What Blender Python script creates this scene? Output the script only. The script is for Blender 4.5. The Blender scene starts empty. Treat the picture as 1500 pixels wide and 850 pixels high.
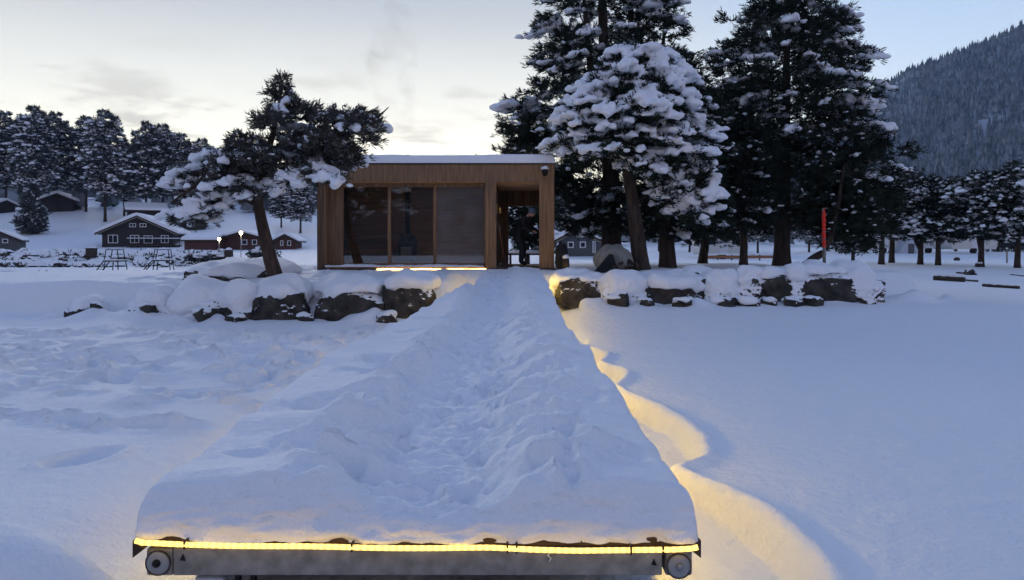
import bpy, bmesh, math, random
import numpy as np
from mathutils import Vector, Matrix

R = math.radians
scene = bpy.context.scene
COL = scene.collection
EXPO = 4.68                      # dusk: the camera is exposed for the twilight
EV = 2.0 ** EXPO
F = 1091.0                      # focal length of the photograph in its own pixels
EYE = 1.65
HOR = 365.0


def P(px, py, d):
    return ((px - 750) * d / F, d, EYE - (py - HOR) * d / F)


# ------------------------------------------------------------------ noise
_rs = np.random.RandomState(7)
_perm = _rs.permutation(256)
_perm = np.concatenate([_perm, _perm, _perm])
_g3 = _rs.normal(size=(256, 3))
_g3 /= np.linalg.norm(_g3, axis=1)[:, None]


def noise3(p):
    p = np.asarray(p, float)
    i = np.floor(p).astype(int)
    f = p - i
    u = f * f * f * (f * (f * 6 - 15) + 10)
    i &= 255
    out = 0
    for dx in (0, 1):
        wx = u[..., 0] if dx else 1 - u[..., 0]
        for dy in (0, 1):
            wy = u[..., 1] if dy else 1 - u[..., 1]
            for dz in (0, 1):
                wz = u[..., 2] if dz else 1 - u[..., 2]
                h = _perm[_perm[_perm[(i[..., 0] + dx) & 255] + ((i[..., 1] + dy) & 255)] + ((i[..., 2] + dz) & 255)]
                g = _g3[h]
                d = g[..., 0] * (f[..., 0] - dx) + g[..., 1] * (f[..., 1] - dy) + g[..., 2] * (f[..., 2] - dz)
                out = out + wx * wy * wz * d
    return out * 1.5


def n2(x, y, s=1.0, seed=0.0):
    x = np.asarray(x, float); y = np.asarray(y, float)
    x, y = np.broadcast_arrays(x, y)
    return noise3(np.stack([x * s + seed, y * s - seed * 1.7, np.full(x.shape, seed * 3.1 + .37)], -1))


def fbm(x, y, s=1.0, seed=0.0, octv=4, gain=.5):
    a = 1.0; o = 0
    for k in range(octv):
        o = o + a * n2(x, y, s * 2.03 ** k, seed + k * 5.3)
        a *= gain
    return o


def sst(a):
    a = np.clip(a, 0, 1)
    return a * a * (3 - 2 * a)


# ------------------------------------------------------------------ mesh helpers
def npmesh(name, verts, face_groups, mat_groups=None, smooth=False):
    """verts (N,3); face_groups list of (M,k) int arrays; mat_groups list of ints/arrays"""
    me = bpy.data.meshes.new(name)
    verts = np.asarray(verts, np.float32)
    me.vertices.add(len(verts))
    me.vertices.foreach_set('co', verts.ravel())
    face_groups = [np.asarray(f, np.int32) for f in face_groups if len(f)]
    nl = sum(f.size for f in face_groups)
    nf = sum(len(f) for f in face_groups)
    me.loops.add(nl)
    me.loops.foreach_set('vertex_index', np.concatenate([f.ravel() for f in face_groups]) if nf else [])
    me.polygons.add(nf)
    st = []; o = 0
    for f in face_groups:
        k = f.shape[1]
        st.append(o + np.arange(len(f)) * k)
        o += f.size
    me.polygons.foreach_set('loop_start', np.concatenate(st).astype(np.int32))
    if mat_groups is not None:
        mg = np.concatenate([np.broadcast_to(np.asarray(m, np.int32), (len(f),)) for f, m in zip(face_groups, mat_groups)])
        me.polygons.foreach_set('material_index', mg.astype(np.int32))
    me.polygons.foreach_set('use_smooth', np.full(nf, smooth))
    me.update(calc_edges=True)
    me.validate()
    return me


def link(name, me, mats, parent=None, loc=None):
    o = bpy.data.objects.new(name, me)
    COL.objects.link(o)
    if me is not None and mats is not None:
        if not isinstance(mats, (list, tuple)):
            mats = [mats]
        for m in mats:
            me.materials.append(m)
    if parent is not None:
        o.parent = parent
    if loc is not None:
        o.location = loc
    return o


def tag(o, label=None, cat=None, group=None, kind=None):
    if label: o['label'] = label
    if cat: o['category'] = cat
    if group: o['group'] = group
    if kind: o['kind'] = kind
    return o


def empty(name, loc=(0, 0, 0), rz=0.0, label=None, cat=None, group=None):
    o = bpy.data.objects.new(name, None)
    COL.objects.link(o)
    o.location = loc
    o.rotation_euler = (0, 0, rz)
    o.empty_display_size = .2
    return tag(o, label, cat, group)


class MB:
    def __init__(self):
        self.v = []; self.f = []; self.m = []; self.s = []

    def add(self, vs, fs, mi=0, smooth=False):
        o = len(self.v)
        self.v += [tuple(v) for v in vs]
        for f in fs:
            self.f.append(tuple(i + o for i in f)); self.m.append(mi); self.s.append(smooth)
        return self

    def box(self, x0, x1, y0, y1, z0, z1, mi=0, M=None, bev=0.0):
        if bev:
            bm = bmesh.new()
            bmesh.ops.create_cube(bm, size=1)
            for v in bm.verts:
                v.co = Vector(((x0 + x1) / 2 + v.co.x * (x1 - x0), (y0 + y1) / 2 + v.co.y * (y1 - y0), (z0 + z1) / 2 + v.co.z * (z1 - z0)))
            bmesh.ops.bevel(bm, geom=bm.edges[:], offset=bev, segments=2, profile=.5, affect='EDGES')
            vs = [v.co.copy() for v in bm.verts]
            bm.verts.index_update()
            fs = [[v.index for v in f.verts] for f in bm.faces]
            bm.free()
        else:
            vs = [Vector(c) for c in ((x0, y0, z0), (x1, y0, z0), (x1, y1, z0), (x0, y1, z0), (x0, y0, z1), (x1, y0, z1), (x1, y1, z1), (x0, y1, z1))]
            fs = [(0, 3, 2, 1), (4, 5, 6, 7), (0, 1, 5, 4), (1, 2, 6, 5), (2, 3, 7, 6), (3, 0, 4, 7)]
        if M is not None:
            vs = [M @ v for v in vs]
        return self.add(vs, fs, mi)

    def tube(self, pts, rad, n=8, mi=0, cap=True, smooth=True):
        pts = [Vector(p) for p in pts]
        if not hasattr(rad, '__len__'):
            rad = [rad] * len(pts)
        vs = []
        up = None
        for i, p in enumerate(pts):
            t = (pts[min(i + 1, len(pts) - 1)] - pts[max(i - 1, 0)]).normalized()
            if up is None:
                up = Vector((0, 0, 1)) if abs(t.z) < .9 else Vector((1, 0, 0))
            a = t.cross(up).normalized()
            b = a.cross(t).normalized()
            up = b
            for k in range(n):
                an = 2 * math.pi * k / n
                vs.append(p + (a * math.cos(an) + b * math.sin(an)) * rad[i])
        fs = []
        for i in range(len(pts) - 1):
            for k in range(n):
                fs.append((i * n + k, i * n + (k + 1) % n, (i + 1) * n + (k + 1) % n, (i + 1) * n + k))
        self.add(vs, fs, mi, smooth)
        if cap:
            o = len(self.v) - len(vs)
            self.f.append(tuple(o + k for k in reversed(range(n)))); self.m.append(mi); self.s.append(False)
            q = o + (len(pts) - 1) * n
            self.f.append(tuple(q + k for k in range(n))); self.m.append(mi); self.s.append(False)
        return self

    def prism(self, prof, y0, y1, mi=0, M=None):
        """polygon prof [(x,z)] extruded along y"""
        n = len(prof)
        vs = [Vector((x, y0, z)) for x, z in prof] + [Vector((x, y1, z)) for x, z in prof]
        if M is not None:
            vs = [M @ v for v in vs]
        fs = [tuple(range(n)), tuple(range(2 * n - 1, n - 1, -1))]
        for k in range(n):
            fs.append((k, n + k, n + (k + 1) % n, (k + 1) % n))
        return self.add(vs, fs, mi)

    def lathe(self, prof, c, n=24, axis='z', mi=0, smooth=True):
        vs = []
        for r, h in prof:
            for k in range(n):
                a = 2 * math.pi * k / n
                if axis == 'z': vs.append((c[0] + r * math.cos(a), c[1] + r * math.sin(a), c[2] + h))
                elif axis == 'y': vs.append((c[0] + r * math.cos(a), c[1] + h, c[2] + r * math.sin(a)))
                else: vs.append((c[0] + h, c[1] + r * math.cos(a), c[2] + r * math.sin(a)))
        fs = []
        for i in range(len(prof) - 1):
            for k in range(n):
                fs.append((i * n + k, i * n + (k + 1) % n, (i + 1) * n + (k + 1) % n, (i + 1) * n + k))
        return self.add(vs, fs, mi, smooth)

    def build(self, name, mats, parent=None, loc=None):
        me = bpy.data.meshes.new(name)
        me.from_pydata([tuple(v) for v in self.v], [], self.f)
        o = link(name, me, mats, parent, loc)
        for p, m, s in zip(me.polygons, self.m, self.s):
            p.material_index = m; p.use_smooth = s
        bm = bmesh.new(); bm.from_mesh(me)
        bmesh.ops.recalc_face_normals(bm, faces=bm.faces[:])
        bm.to_mesh(me); bm.free()
        return o


# ------------------------------------------------------------------ materials
def mat(name, col, rough=.7, metal=0.0, var=.0, vscale=5.0, bump=0.0, bscale=30.0, stretch=None, spec=.3, col2=None, coords='Object', detail=4):
    m = bpy.data.materials.new(name); m.use_nodes = True
    nt = m.node_tree; N = nt.nodes; L = nt.links
    b = N['Principled BSDF']
    b.inputs['Roughness'].default_value = rough
    b.inputs['Metallic'].default_value = metal
    b.inputs['Specular IOR Level'].default_value = spec
    b.inputs['Base Color'].default_value = (*col, 1)
    tc = N.new('ShaderNodeTexCoord')
    src = tc.outputs[coords]
    if stretch:
        mp = N.new('ShaderNodeMapping'); mp.inputs['Scale'].default_value = stretch
        L.new(src, mp.inputs['Vector']); src = mp.outputs[0]
    if var or col2:
        nz = N.new('ShaderNodeTexNoise'); nz.inputs['Scale'].default_value = vscale; nz.inputs['Detail'].default_value = detail
        L.new(src, nz.inputs['Vector'])
        rp = N.new('ShaderNodeValToRGB')
        c2 = col2 if col2 else tuple(min(1, c * (1 + var)) for c in col)
        c1 = col if col2 else tuple(c * (1 - var) for c in col)
        rp.color_ramp.elements[0].position = .32; rp.color_ramp.elements[1].position = .68
        rp.color_ramp.elements[0].color = (*c1, 1); rp.color_ramp.elements[1].color = (*c2, 1)
        L.new(nz.outputs['Fac'], rp.inputs[0]); L.new(rp.outputs[0], b.inputs['Base Color'])
    if bump:
        nb = N.new('ShaderNodeTexNoise'); nb.inputs['Scale'].default_value = bscale; nb.inputs['Detail'].default_value = 6
        L.new(src, nb.inputs['Vector'])
        bp = N.new('ShaderNodeBump'); bp.inputs['Strength'].default_value = 1; bp.inputs['Distance'].default_value = bump
        L.new(nb.outputs['Fac'], bp.inputs['Height']); L.new(bp.outputs[0], b.inputs['Normal'])
    return m


def snow_material():
    m = bpy.data.materials.new('snow'); m.use_nodes = True
    nt = m.node_tree; N = nt.nodes; L = nt.links
    b = N['Principled BSDF']
    b.inputs['Base Color'].default_value = (.84, .86, .89, 1)
    b.inputs['Roughness'].default_value = .6
    b.inputs['Specular IOR Level'].default_value = .25
    geo = N.new('ShaderNodeNewGeometry')
    n1 = N.new('ShaderNodeTexNoise'); n1.inputs['Scale'].default_value = 9; n1.inputs['Detail'].default_value = 5; n1.inputs['Roughness'].default_value = .6
    n2_ = N.new('ShaderNodeTexNoise'); n2_.inputs['Scale'].default_value = 70; n2_.inputs['Detail'].default_value = 3
    L.new(geo.outputs['Position'], n1.inputs['Vector']); L.new(geo.outputs['Position'], n2_.inputs['Vector'])
    mul = N.new('ShaderNodeMath'); mul.operation = 'MULTIPLY_ADD'; mul.inputs[1].default_value = .12
    L.new(n2_.outputs['Fac'], mul.inputs[0]); L.new(n1.outputs['Fac'], mul.inputs[2])
    bp = N.new('ShaderNodeBump'); bp.inputs['Strength'].default_value = 1; bp.inputs['Distance'].default_value = .035
    L.new(mul.outputs[0], bp.inputs['Height']); L.new(bp.outputs[0], b.inputs['Normal'])
    return m


def snowy_rock_material(name, rock1, rock2, lo, hi, nscale=3.0, namp=.9):
    """dark stone with snow stuck to the faces that look up"""
    m = bpy.data.materials.new(name); m.use_nodes = True
    nt = m.node_tree; N = nt.nodes; L = nt.links
    b = N['Principled BSDF']; b.inputs['Roughness'].default_value = .85; b.inputs['Specular IOR Level'].default_value = .2
    geo = N.new('ShaderNodeNewGeometry')
    nz = N.new('ShaderNodeTexNoise'); nz.inputs['Scale'].default_value = 4; nz.inputs['Detail'].default_value = 8
    L.new(geo.outputs['Position'], nz.inputs['Vector'])
    rp = N.new('ShaderNodeValToRGB'); rp.color_ramp.elements[0].position = .3; rp.color_ramp.elements[1].position = .7
    rp.color_ramp.elements[0].color = (*rock1, 1); rp.color_ramp.elements[1].color = (*rock2, 1)
    L.new(nz.outputs['Fac'], rp.inputs[0])
    ns = N.new('ShaderNodeTexNoise'); ns.inputs['Scale'].default_value = nscale; ns.inputs['Detail'].default_value = 5
    L.new(geo.outputs['Position'], ns.inputs['Vector'])
    sx = N.new('ShaderNodeSeparateXYZ'); L.new(geo.outputs['Normal'], sx.inputs[0])
    a = N.new('ShaderNodeMath'); a.operation = 'MULTIPLY_ADD'; a.inputs[1].default_value = namp
    L.new(ns.outputs['Fac'], a.inputs[0]); L.new(sx.outputs['Z'], a.inputs[2])
    mr = N.new('ShaderNodeMapRange'); mr.inputs['From Min'].default_value = lo; mr.inputs['From Max'].default_value = hi
    L.new(a.outputs[0], mr.inputs['Value'])
    mx = N.new('ShaderNodeMix'); mx.data_type = 'RGBA'
    L.new(mr.outputs[0], mx.inputs['Factor']); L.new(rp.outputs[0], mx.inputs['A']); mx.inputs['B'].default_value = (.84, .86, .89, 1)
    L.new(mx.outputs['Result'], b.inputs['Base Color'])
    bp = N.new('ShaderNodeBump'); bp.inputs['Distance'].default_value = .06; bp.inputs['Strength'].default_value = 1
    L.new(nz.outputs['Fac'], bp.inputs['Height']); L.new(bp.outputs[0], b.inputs['Normal'])
    return m


def emit(name, col, strength, pattern=None):
    m = bpy.data.materials.new(name); m.use_nodes = True
    nt = m.node_tree; N = nt.nodes; L = nt.links
    b = N['Principled BSDF']; b.inputs['Base Color'].default_value = (.6, .55, .45, 1)
    b.inputs['Emission Color'].default_value = (*col, 1)
    b.inputs['Emission Strength'].default_value = strength / EV
    if pattern:     # the rope light's separate diodes along x
        tc = N.new('ShaderNodeTexCoord'); w = N.new('ShaderNodeTexWave')
        w.inputs['Scale'].default_value = pattern
        w.bands_direction = 'X'
        L.new(tc.outputs['Object'], w.inputs['Vector'])
        mr = N.new('ShaderNodeMapRange'); mr.inputs['To Min'].default_value = .6 * strength / EV; mr.inputs['To Max'].default_value = 1.4 * strength / EV
        L.new(w.outputs['Fac'], mr.inputs['Value']); L.new(mr.outputs[0], b.inputs['Emission Strength'])
    return m


SNOW = snow_material()
M_ = {}
M_['bark'] = mat('bark', (.045, .032, .024), .9, var=.45, vscale=9, bump=.03, bscale=14, stretch=(1, 1, .25))
M_['bark_red'] = mat('pine_bark', (.055, .036, .026), .9, var=.5, vscale=9, bump=.035, bscale=14, stretch=(1, 1, .3))
M_['twig'] = mat('twig', (.04, .028, .02), .9, var=.3)
M_['needle'] = mat('needles', (.018, .028, .018), .75, var=.4, vscale=2.5, spec=.2)
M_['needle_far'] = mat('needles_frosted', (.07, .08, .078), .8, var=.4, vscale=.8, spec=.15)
M_['needle_dusty'] = mat('needles_dusted', (.075, .075, .07), .8, var=.5, vscale=2.5, spec=.2)
M_['rock'] = snowy_rock_material('snowy_rock', (.018, .017, .016), (.075, .068, .06), 1.06, 1.14, 2.0, .95)
M_['rock_white'] = snowy_rock_material('snow_plastered_rock', (.018, .017, .016), (.07, .065, .06), .34, .44, 2.0, 1.0)
M_['clad'] = mat('wood_cladding', (.22, .13, .07), .7, var=.35, vscale=3.0, bump=.004, bscale=8, stretch=(6, 6, .35))
M_['clad_dark'] = mat('weathered_cladding', (.12, .07, .04), .75, var=.35, vscale=3.0, bump=.004, bscale=8, stretch=(6, 6, .35))  # darker tone of the cladding, for the left wall
M_['inner'] = mat('interior_boards', (.68, .33, .12), .6, var=.25, vscale=3, stretch=(.35, 6, 6))
M_['ceil'] = mat('ceiling_boards', (.58, .31, .13), .6, var=.25, vscale=3, stretch=(.35, 6, 6))
M_['dark'] = mat('dark_timber', (.05, .035, .025), .8, var=.3, vscale=6)
M_['black'] = mat('black_metal', (.012, .012, .013), .5, .4)
M_['steel'] = mat('steel', (.28, .29, .30), .45, .8, var=.1)
M_['galv'] = mat('weathered_aluminium', (.25, .24, .215), .55, .35, var=.28, vscale=14, bump=.002, bscale=60, coords='Object')
M_['cap'] = mat('grey_plastic', (.26, .27, .28), .5, 0, var=.15, vscale=8)
M_['plank'] = mat('deck_plank', (.075, .045, .02), .8, var=.4, vscale=10, stretch=(.5, 6, 6), bump=.003)
M_['white'] = mat('white_paint', (.62, .63, .64), .6, var=.08)
M_['float'] = mat('pale_float', (.5, .52, .56), .5, var=.08)
M_['house'] = mat('dark_stained_boards', (.035, .030, .030), .8, var=.3, vscale=4, stretch=(8, 8, .3))
M_['red'] = mat('red_boards', (.085, .035, .028), .8, var=.3, vscale=4, stretch=(.4, 8, 8))
M_['greyhouse'] = mat('grey_boards', (.08, .085, .09), .8, var=.2)
M_['pane'] = mat('window_pane', (.02, .025, .03), .08, spec=.6)
M_['tarp'] = mat('grey_tarp', (.22, .215, .195), .55, var=.15, bump=.03, bscale=4)
M_['cloth_red'] = mat('red_cloth', (.75, .035, .02), .7, var=.15)
M_['pole'] = mat('grey_pole', (.22, .20, .16), .8, var=.3)
M_['caravan'] = mat('caravan_shell', (.55, .55, .52), .4, var=.06)
M_['awning'] = mat('awning_cloth', (.42, .46, .52), .7, var=.1)
M_['benchred'] = mat('red_bench_paint', (.22, .02, .02), .5, var=.2)
M_['jacket'] = mat('black_jacket', (.012, .012, .014), .85, var=.3)
M_['trousers'] = mat('dark_trousers', (.015, .016, .020), .85, var=.3)
M_['skin'] = mat('skin', (.42, .24, .17), .55)
M_['hat'] = mat('blue_knit', (.10, .16, .24), .9, bump=.004, bscale=120)
M_['hair'] = mat('hair', (.05, .035, .025), .8)
M_['broomwood'] = mat('broom_wood', (.30, .13, .06), .6)
M_['bristle'] = mat('bristles', (.05, .03, .02), .9)
M_['brass'] = mat('brass', (.45, .28, .10), .35, .9)
M_['forest'] = snowy_rock_material('frosted_forest', (.020, .030, .036), (.05, .066, .076), .55, 1.35, .09, .9)
M_['hillsnow'] = mat('hill_snow', (.30, .33, .37), .9, var=.3, vscale=.02)
LED = emit('led_warm', (1.0, .60, .075), 2.0, pattern=10)
LED_SIDE = emit('led_warm_side', (1.0, .64, .10), 26)
LED_SAUNA = emit('led_warm_sauna', (1.0, .64, .16), 14)
LAMP = emit('lamp_glow', (1.0, .80, .45), 30)


def glass_material(name, rough=0.0, frost=0.0):
    m = bpy.data.materials.new(name); m.use_nodes = True
    nt = m.node_tree; N = nt.nodes; L = nt.links
    N.remove(N['Principled BSDF'])
    out = N['Material Output']
    tr = N.new('ShaderNodeBsdfTransparent'); tr.inputs[0].default_value = (.90, .88, .84, 1)
    gl = N.new('ShaderNodeBsdfGlossy'); gl.inputs['Roughness'].default_value = rough
    fr = N.new('ShaderNodeFresnel'); fr.inputs[0].default_value = 2.1
    mx = N.new('ShaderNodeMixShader')
    L.new(fr.outputs[0], mx.inputs[0]); L.new(tr.outputs[0], mx.inputs[1]); L.new(gl.outputs[0], mx.inputs[2])
    last = mx
    if frost:       # condensation on the pane
        df = N.new('ShaderNodeBsdfDiffuse'); df.inputs[0].default_value = (.42, .39, .37, 1)
        tc = N.new('ShaderNodeTexCoord'); nz = N.new('ShaderNodeTexNoise'); nz.inputs['Scale'].default_value = 2.2; nz.inputs['Detail'].default_value = 7
        L.new(tc.outputs['Object'], nz.inputs['Vector'])
        mr = N.new('ShaderNodeMapRange'); mr.inputs['From Min'].default_value = .3; mr.inputs['From Max'].default_value = .75
        mr.inputs['To Min'].default_value = frost * .4; mr.inputs['To Max'].default_value = frost
        L.new(nz.outputs['Fac'], mr.inputs['Value'])
        m2 = N.new('ShaderNodeMixShader')
        L.new(mr.outputs[0], m2.inputs[0]); L.new(mx.outputs[0], m2.inputs[1]); L.new(df.outputs[0], m2.inputs[2])
        last = m2
    L.new(last.outputs[0], out.inputs['Surface'])
    return m


GLASS = glass_material('glass', 0, .02)
GLASS_F = glass_material('misted_glass', .03, .26)

# ------------------------------------------------------------------ ground
XL_Y = [3.3, 5, 7, 10.7, 12, 13.5, 14.5, 16, 17.5, 20.8]
XL_X = [-1.67, -1.72, -1.80, -1.77, -1.58, -1.36, -1.2, -.92, -.80, -.66]
TOP_Y = [3.3, 5, 7, 11, 14, 17, 20.8]
TOP_Z = [.60, .62, .62, .58, .79, .96, 1.12]


def jl(y):
    return np.interp(y, XL_Y, XL_X)


def jr(y):
    return .80 + 0 * np.asarray(y, float)


def jtop(y):
    return np.interp(y, TOP_Y, TOP_Z)


LIP_Y = [2.5, 3.3, 3.7, 4.2, 4.7, 5.0, 5.15, 5.4, 5.9, 6.5, 7.1, 7.6, 8.0, 8.3, 8.7, 9.2, 9.6, 9.9, 10.3, 10.9, 11.3, 11.7, 12.4, 13.2, 14, 15, 16, 17, 18.5, 21]
LIP_X = [1.40, 1.44, 1.48, 1.45, 1.32, 1.15, 1.10, 1.38, 1.50, 1.49, 1.40, 1.24, 1.14, 1.12, 1.28, 1.40, 1.30, 1.14, 1.26, 1.36, 1.24, 1.13, 1.25, 1.40, 1.42, 1.45, 1.45, 1.42, 1.35, 1.3]

rng = random.Random(11)
DENTS = []
for k in range(520):        # trampled ice to the left of the jetty
    x = rng.uniform(-12, -2.5); y = rng.uniform(4.6, 14.4)
    if rng.random() < sst((y - 4.8 + .35 * math.sin(x * 1.9) * 2 + rng.uniform(-1.2, 1.2)) / 5.5):
        DENTS.append((x, y, rng.uniform(.12, .38), rng.uniform(.08, .2), rng.uniform(0, 3.1), rng.uniform(.05, .15)))
for t in np.linspace(0, 1, 22):  # one line of footsteps
    DENTS.append((-3.3 - 4.2 * t + rng.uniform(-.12, .12), 6.6 + 3.2 * t * t + rng.uniform(-.1, .1), .17, .11, .6, .09))
for k in range(60):
    DENTS.append((rng.uniform(-2.9, -1.95), rng.uniform(8.5, 14), .15, .08, rng.uniform(0, 3), rng.uniform(.03, .07)))
for k in range(130):        # deep tracks by the cabin and up the left bank
    DENTS.append((rng.uniform(-9, -2), rng.uniform(17.5, 26), rng.uniform(.15, .4), .14, rng.uniform(0, 3), rng.uniform(.05, .1)))


def add_dents(X, Y, Z, dents, rim=.35):
    for (x, y, a, b, th, dep) in dents:
        m = (np.abs(X - x) < a * 3) & (np.abs(Y - y) < a * 3)
        if not m.any():
            continue
        dx = X[m] - x; dy = Y[m] - y
        u = (dx * math.cos(th) + dy * math.sin(th)) / a
        v = (-dx * math.sin(th) + dy * math.cos(th)) / b
        r2 = u * u + v * v
        Z[m] += -dep * np.exp(-(r2 ** 2.2)) + dep * rim * np.exp(-((np.sqrt(r2) - 1.35) ** 2) * 14) * (.7 + .5 * np.sin(np.arctan2(v, u) * 2 + x * 9))
    return Z


SHX = [-60, -30, -13, -11, -8, -5.5, -3, -1.5, 1.2, 4, 7, 10.5, 11.5, 14]
SHY = [24, 18.5, 16.6, 16.4, 16.3, 16.3, 16.4, 16.8, 18.2, 17.9, 18.5, 18.9, 20.5, 24]


def H(x, y, fine=True):
    x = np.asarray(x, float); y = np.asarray(y, float)
    x, y = np.broadcast_arrays(x, y)
    ice = .10 + .035 * fbm(x, y, .22, 3, 3)
    # snow beyond the hollow on the right, drifted
    ice = ice + .05 * sst((x - 1.2) / 1.2) * sst((12 - y) / 6) * (y > -20)
    # wind drift on the left
    ice = ice + .13 * sst((-2.2 - x) / 2) * n2(x * .6 + y * .5, y * .8 - x * .2, .7, 9)
    ys = np.interp(x, SHX, SHY) + .25 * n2(x, y * 0, .6, 21)
    hp = np.interp(y, [15, 17, 19, 21, 26, 60], [.80, .88, .99, 1.07, 1.06, .75]) + .06 * fbm(x, y, .45, 5, 3)
    pl = sst((y - ys) / .95)
    ice = ice + .24 * sst((y - 13.2) / 4.3) * sst((x - .9) / 1.2) * sst((13.5 - x) / 3)
    beach = .10 + .6 * sst((y - 24) / 24) + .05 * fbm(x, y, .15, 8, 3)
    fx = 1 - sst((x - 10.4) / 1.6)
    fx = np.maximum(fx, sst((y - 44) / 20))
    z = ice * (1 - pl) + (hp * fx + np.maximum(beach, .1) * (1 - fx)) * pl
    # the bay on the left behind the bank
    bay = sst((-.42 * y - x + 1.5) / 3) * sst((y - 20.5) / 3.5) * (1 - sst((y - 68) / 5))
    z = z * (1 - bay) + (.08 + .02 * fbm(x, y, .2, 14, 2)) * bay
    # far shore
    hl = np.interp(y, [66, 75, 100, 130, 150, 180, 300, 1500], [0, .25, .9, 5.0, 8.2, 12.7, 21, 24])
    hr = np.interp(y, [66, 72, 120, 200, 400, 1500], [0, .45, 1.0, 4.0, 11, 11])
    a = x / np.maximum(y, 1)
    wl = 1 - sst((a + .02) / .2)
    far = hl * wl + hr * (1 - wl)
    z = z + np.where(y > 66, far * (1 + .12 * n2(x, y, .03, 2)), 0)
    # corridor: the bank is dug away beside the gangway
    cx0 = jl(y) - .9; cx1 = 1.45
    corr = sst((x - cx0) / .55) * sst((cx1 - x) / .45) * sst((y - 13) / 1.5) * (1 - sst((y - 20.0) / .8))
    z = z * (1 - corr) + np.minimum(z, np.interp(y, [13, 20.5], [.12, .72])) * corr
    # hollow scooped by the wind on the right of the jetty
    lip = np.interp(y, LIP_Y, LIP_X) + .02 * n2(y * 0, y, 3.0, 4)
    t = sst((lip - x) / .085)
    ridge = np.exp(-((y - 5.1) / .25) ** 2) + np.exp(-((y - 8.2) / .3) ** 2) + np.exp(-((y - 9.9) / .25) ** 2) + np.exp(-((y - 11.7) / .3) ** 2)
    onr = (x > -.5) & (y > 2) & (y < 20.4)
    floor = -.04 + .05 * n2(x, y, 1.6, 6) + .05 * np.clip(ridge, 0, 1) + np.interp(y, [12, 20], [0, .75])
    z = np.where(onr, z * (1 - t) + np.minimum(floor, z) * t, z)
    lipbump = .055 * np.exp(-((x - lip - .05) / .07) ** 2) * sst((13 - y) / 2)
    z = z + np.where(onr, lipbump, 0)
    # left of the jetty the snow falls away softly
    s = sst((x - (jl(y) - 1.0)) / 1.0) * (x < 0) * (y > 1.5) * sst((14 - y) / 2)
    z = z - .12 * s
    # a drift in the left foreground corner
    z = z + .45 * np.exp(-(((x + 2.15) / .58) ** 2 + ((y - 3.1) / .36) ** 2) ** 1.4)
    # drifts heaped against the foot of the banks
    ft = np.exp(-((y - ys + .55) / .42) ** 2) * (np.abs(x) > 1.6) * (np.abs(x) < 13)
    z = z + ft * np.clip(.10 + .34 * n2(x, x * 0, .75, 33) + .14 * n2(x, y, 2.2, 34), 0, .5)
    if fine:
        z = z + .012 * fbm(x, y, 1.8, 31, 3) * (np.abs(y) < 60)
        # thin wind ripples on the right
        z = z + .011 * n2(x * 1.2 + .8 * y, y * 6 - x, .8, 17) * sst((x - 1.5) / .6) * (y < 22)
    return z


def axis(fine0, fine1, step, g1, mid1, g2, end):
    a = [fine1]; s = step
    while a[-1] < mid1:
        s *= 1 + g1; a.append(a[-1] + s)
    while a[-1] < end:
        s *= 1 + g2; a.append(min(a[-1] + s, end))
    return a


xr = axis(-3, 3, .04, .008, 13, .06, 1140)
xs_mid = list(np.arange(-3, .65, .045)) + list(np.arange(.65, 1.75, .022)) + list(np.arange(1.75, 3, .04))
XS = np.array([-v for v in reversed(axis(-3, 3, .04,   .006, 13, .06, 890))] + xs_mid + xr)
XS = np.unique(np.round(XS, 4))
yf = [2.3]; s_ = .03
while yf[-1] < 16: s_ *= 1.0035; yf.append(yf[-1] + s_)
while yf[-1] < 27: yf.append(yf[-1] + .085)
s_ = .085
while yf[-1] < 1180: s_ *= 1.05; yf.append(min(yf[-1] + s_, 1180))
yb = [2.3]; s_ = .05
while yb[-1] > -320: s_ *= 1.12; yb.append(max(yb[-1] - s_, -320))
YS = np.unique(np.round(np.array(yb + yf), 4))
GX, GY = np.meshgrid(XS, YS)
GZ = H(GX, GY)
GZ = add_dents(GX, GY, GZ, DENTS)


def grid_faces(ny, nx):
    i = np.arange(ny * nx).reshape(ny, nx)
    return np.stack([i[:-1, :-1], i[:-1, 1:], i[1:, 1:], i[1:, :-1]], -1).reshape(-1, 4)


g = link('snow_ground', npmesh('snow_ground', np.stack([GX, GY, GZ], -1).reshape(-1, 3), [grid_faces(*GX.shape)], smooth=True), SNOW)
tag(g, kind='structure')


def gz(x, y):
    return float(H(np.array([x]), np.array([y]))[0])


# ------------------------------------------------------------------ icosphere prototypes
def ico(sub):
    bm = bmesh.new(); bmesh.ops.create_icosphere(bm, subdivisions=sub, radius=1)
    bm.verts.index_update()
    v = np.array([x.co[:] for x in bm.verts]); f = np.array([[q.index for q in p.verts] for p in bm.faces])
    bm.free()
    return v, f


ICO = {k: ico(k) for k in (1, 2, 3, 4, 5)}


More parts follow.
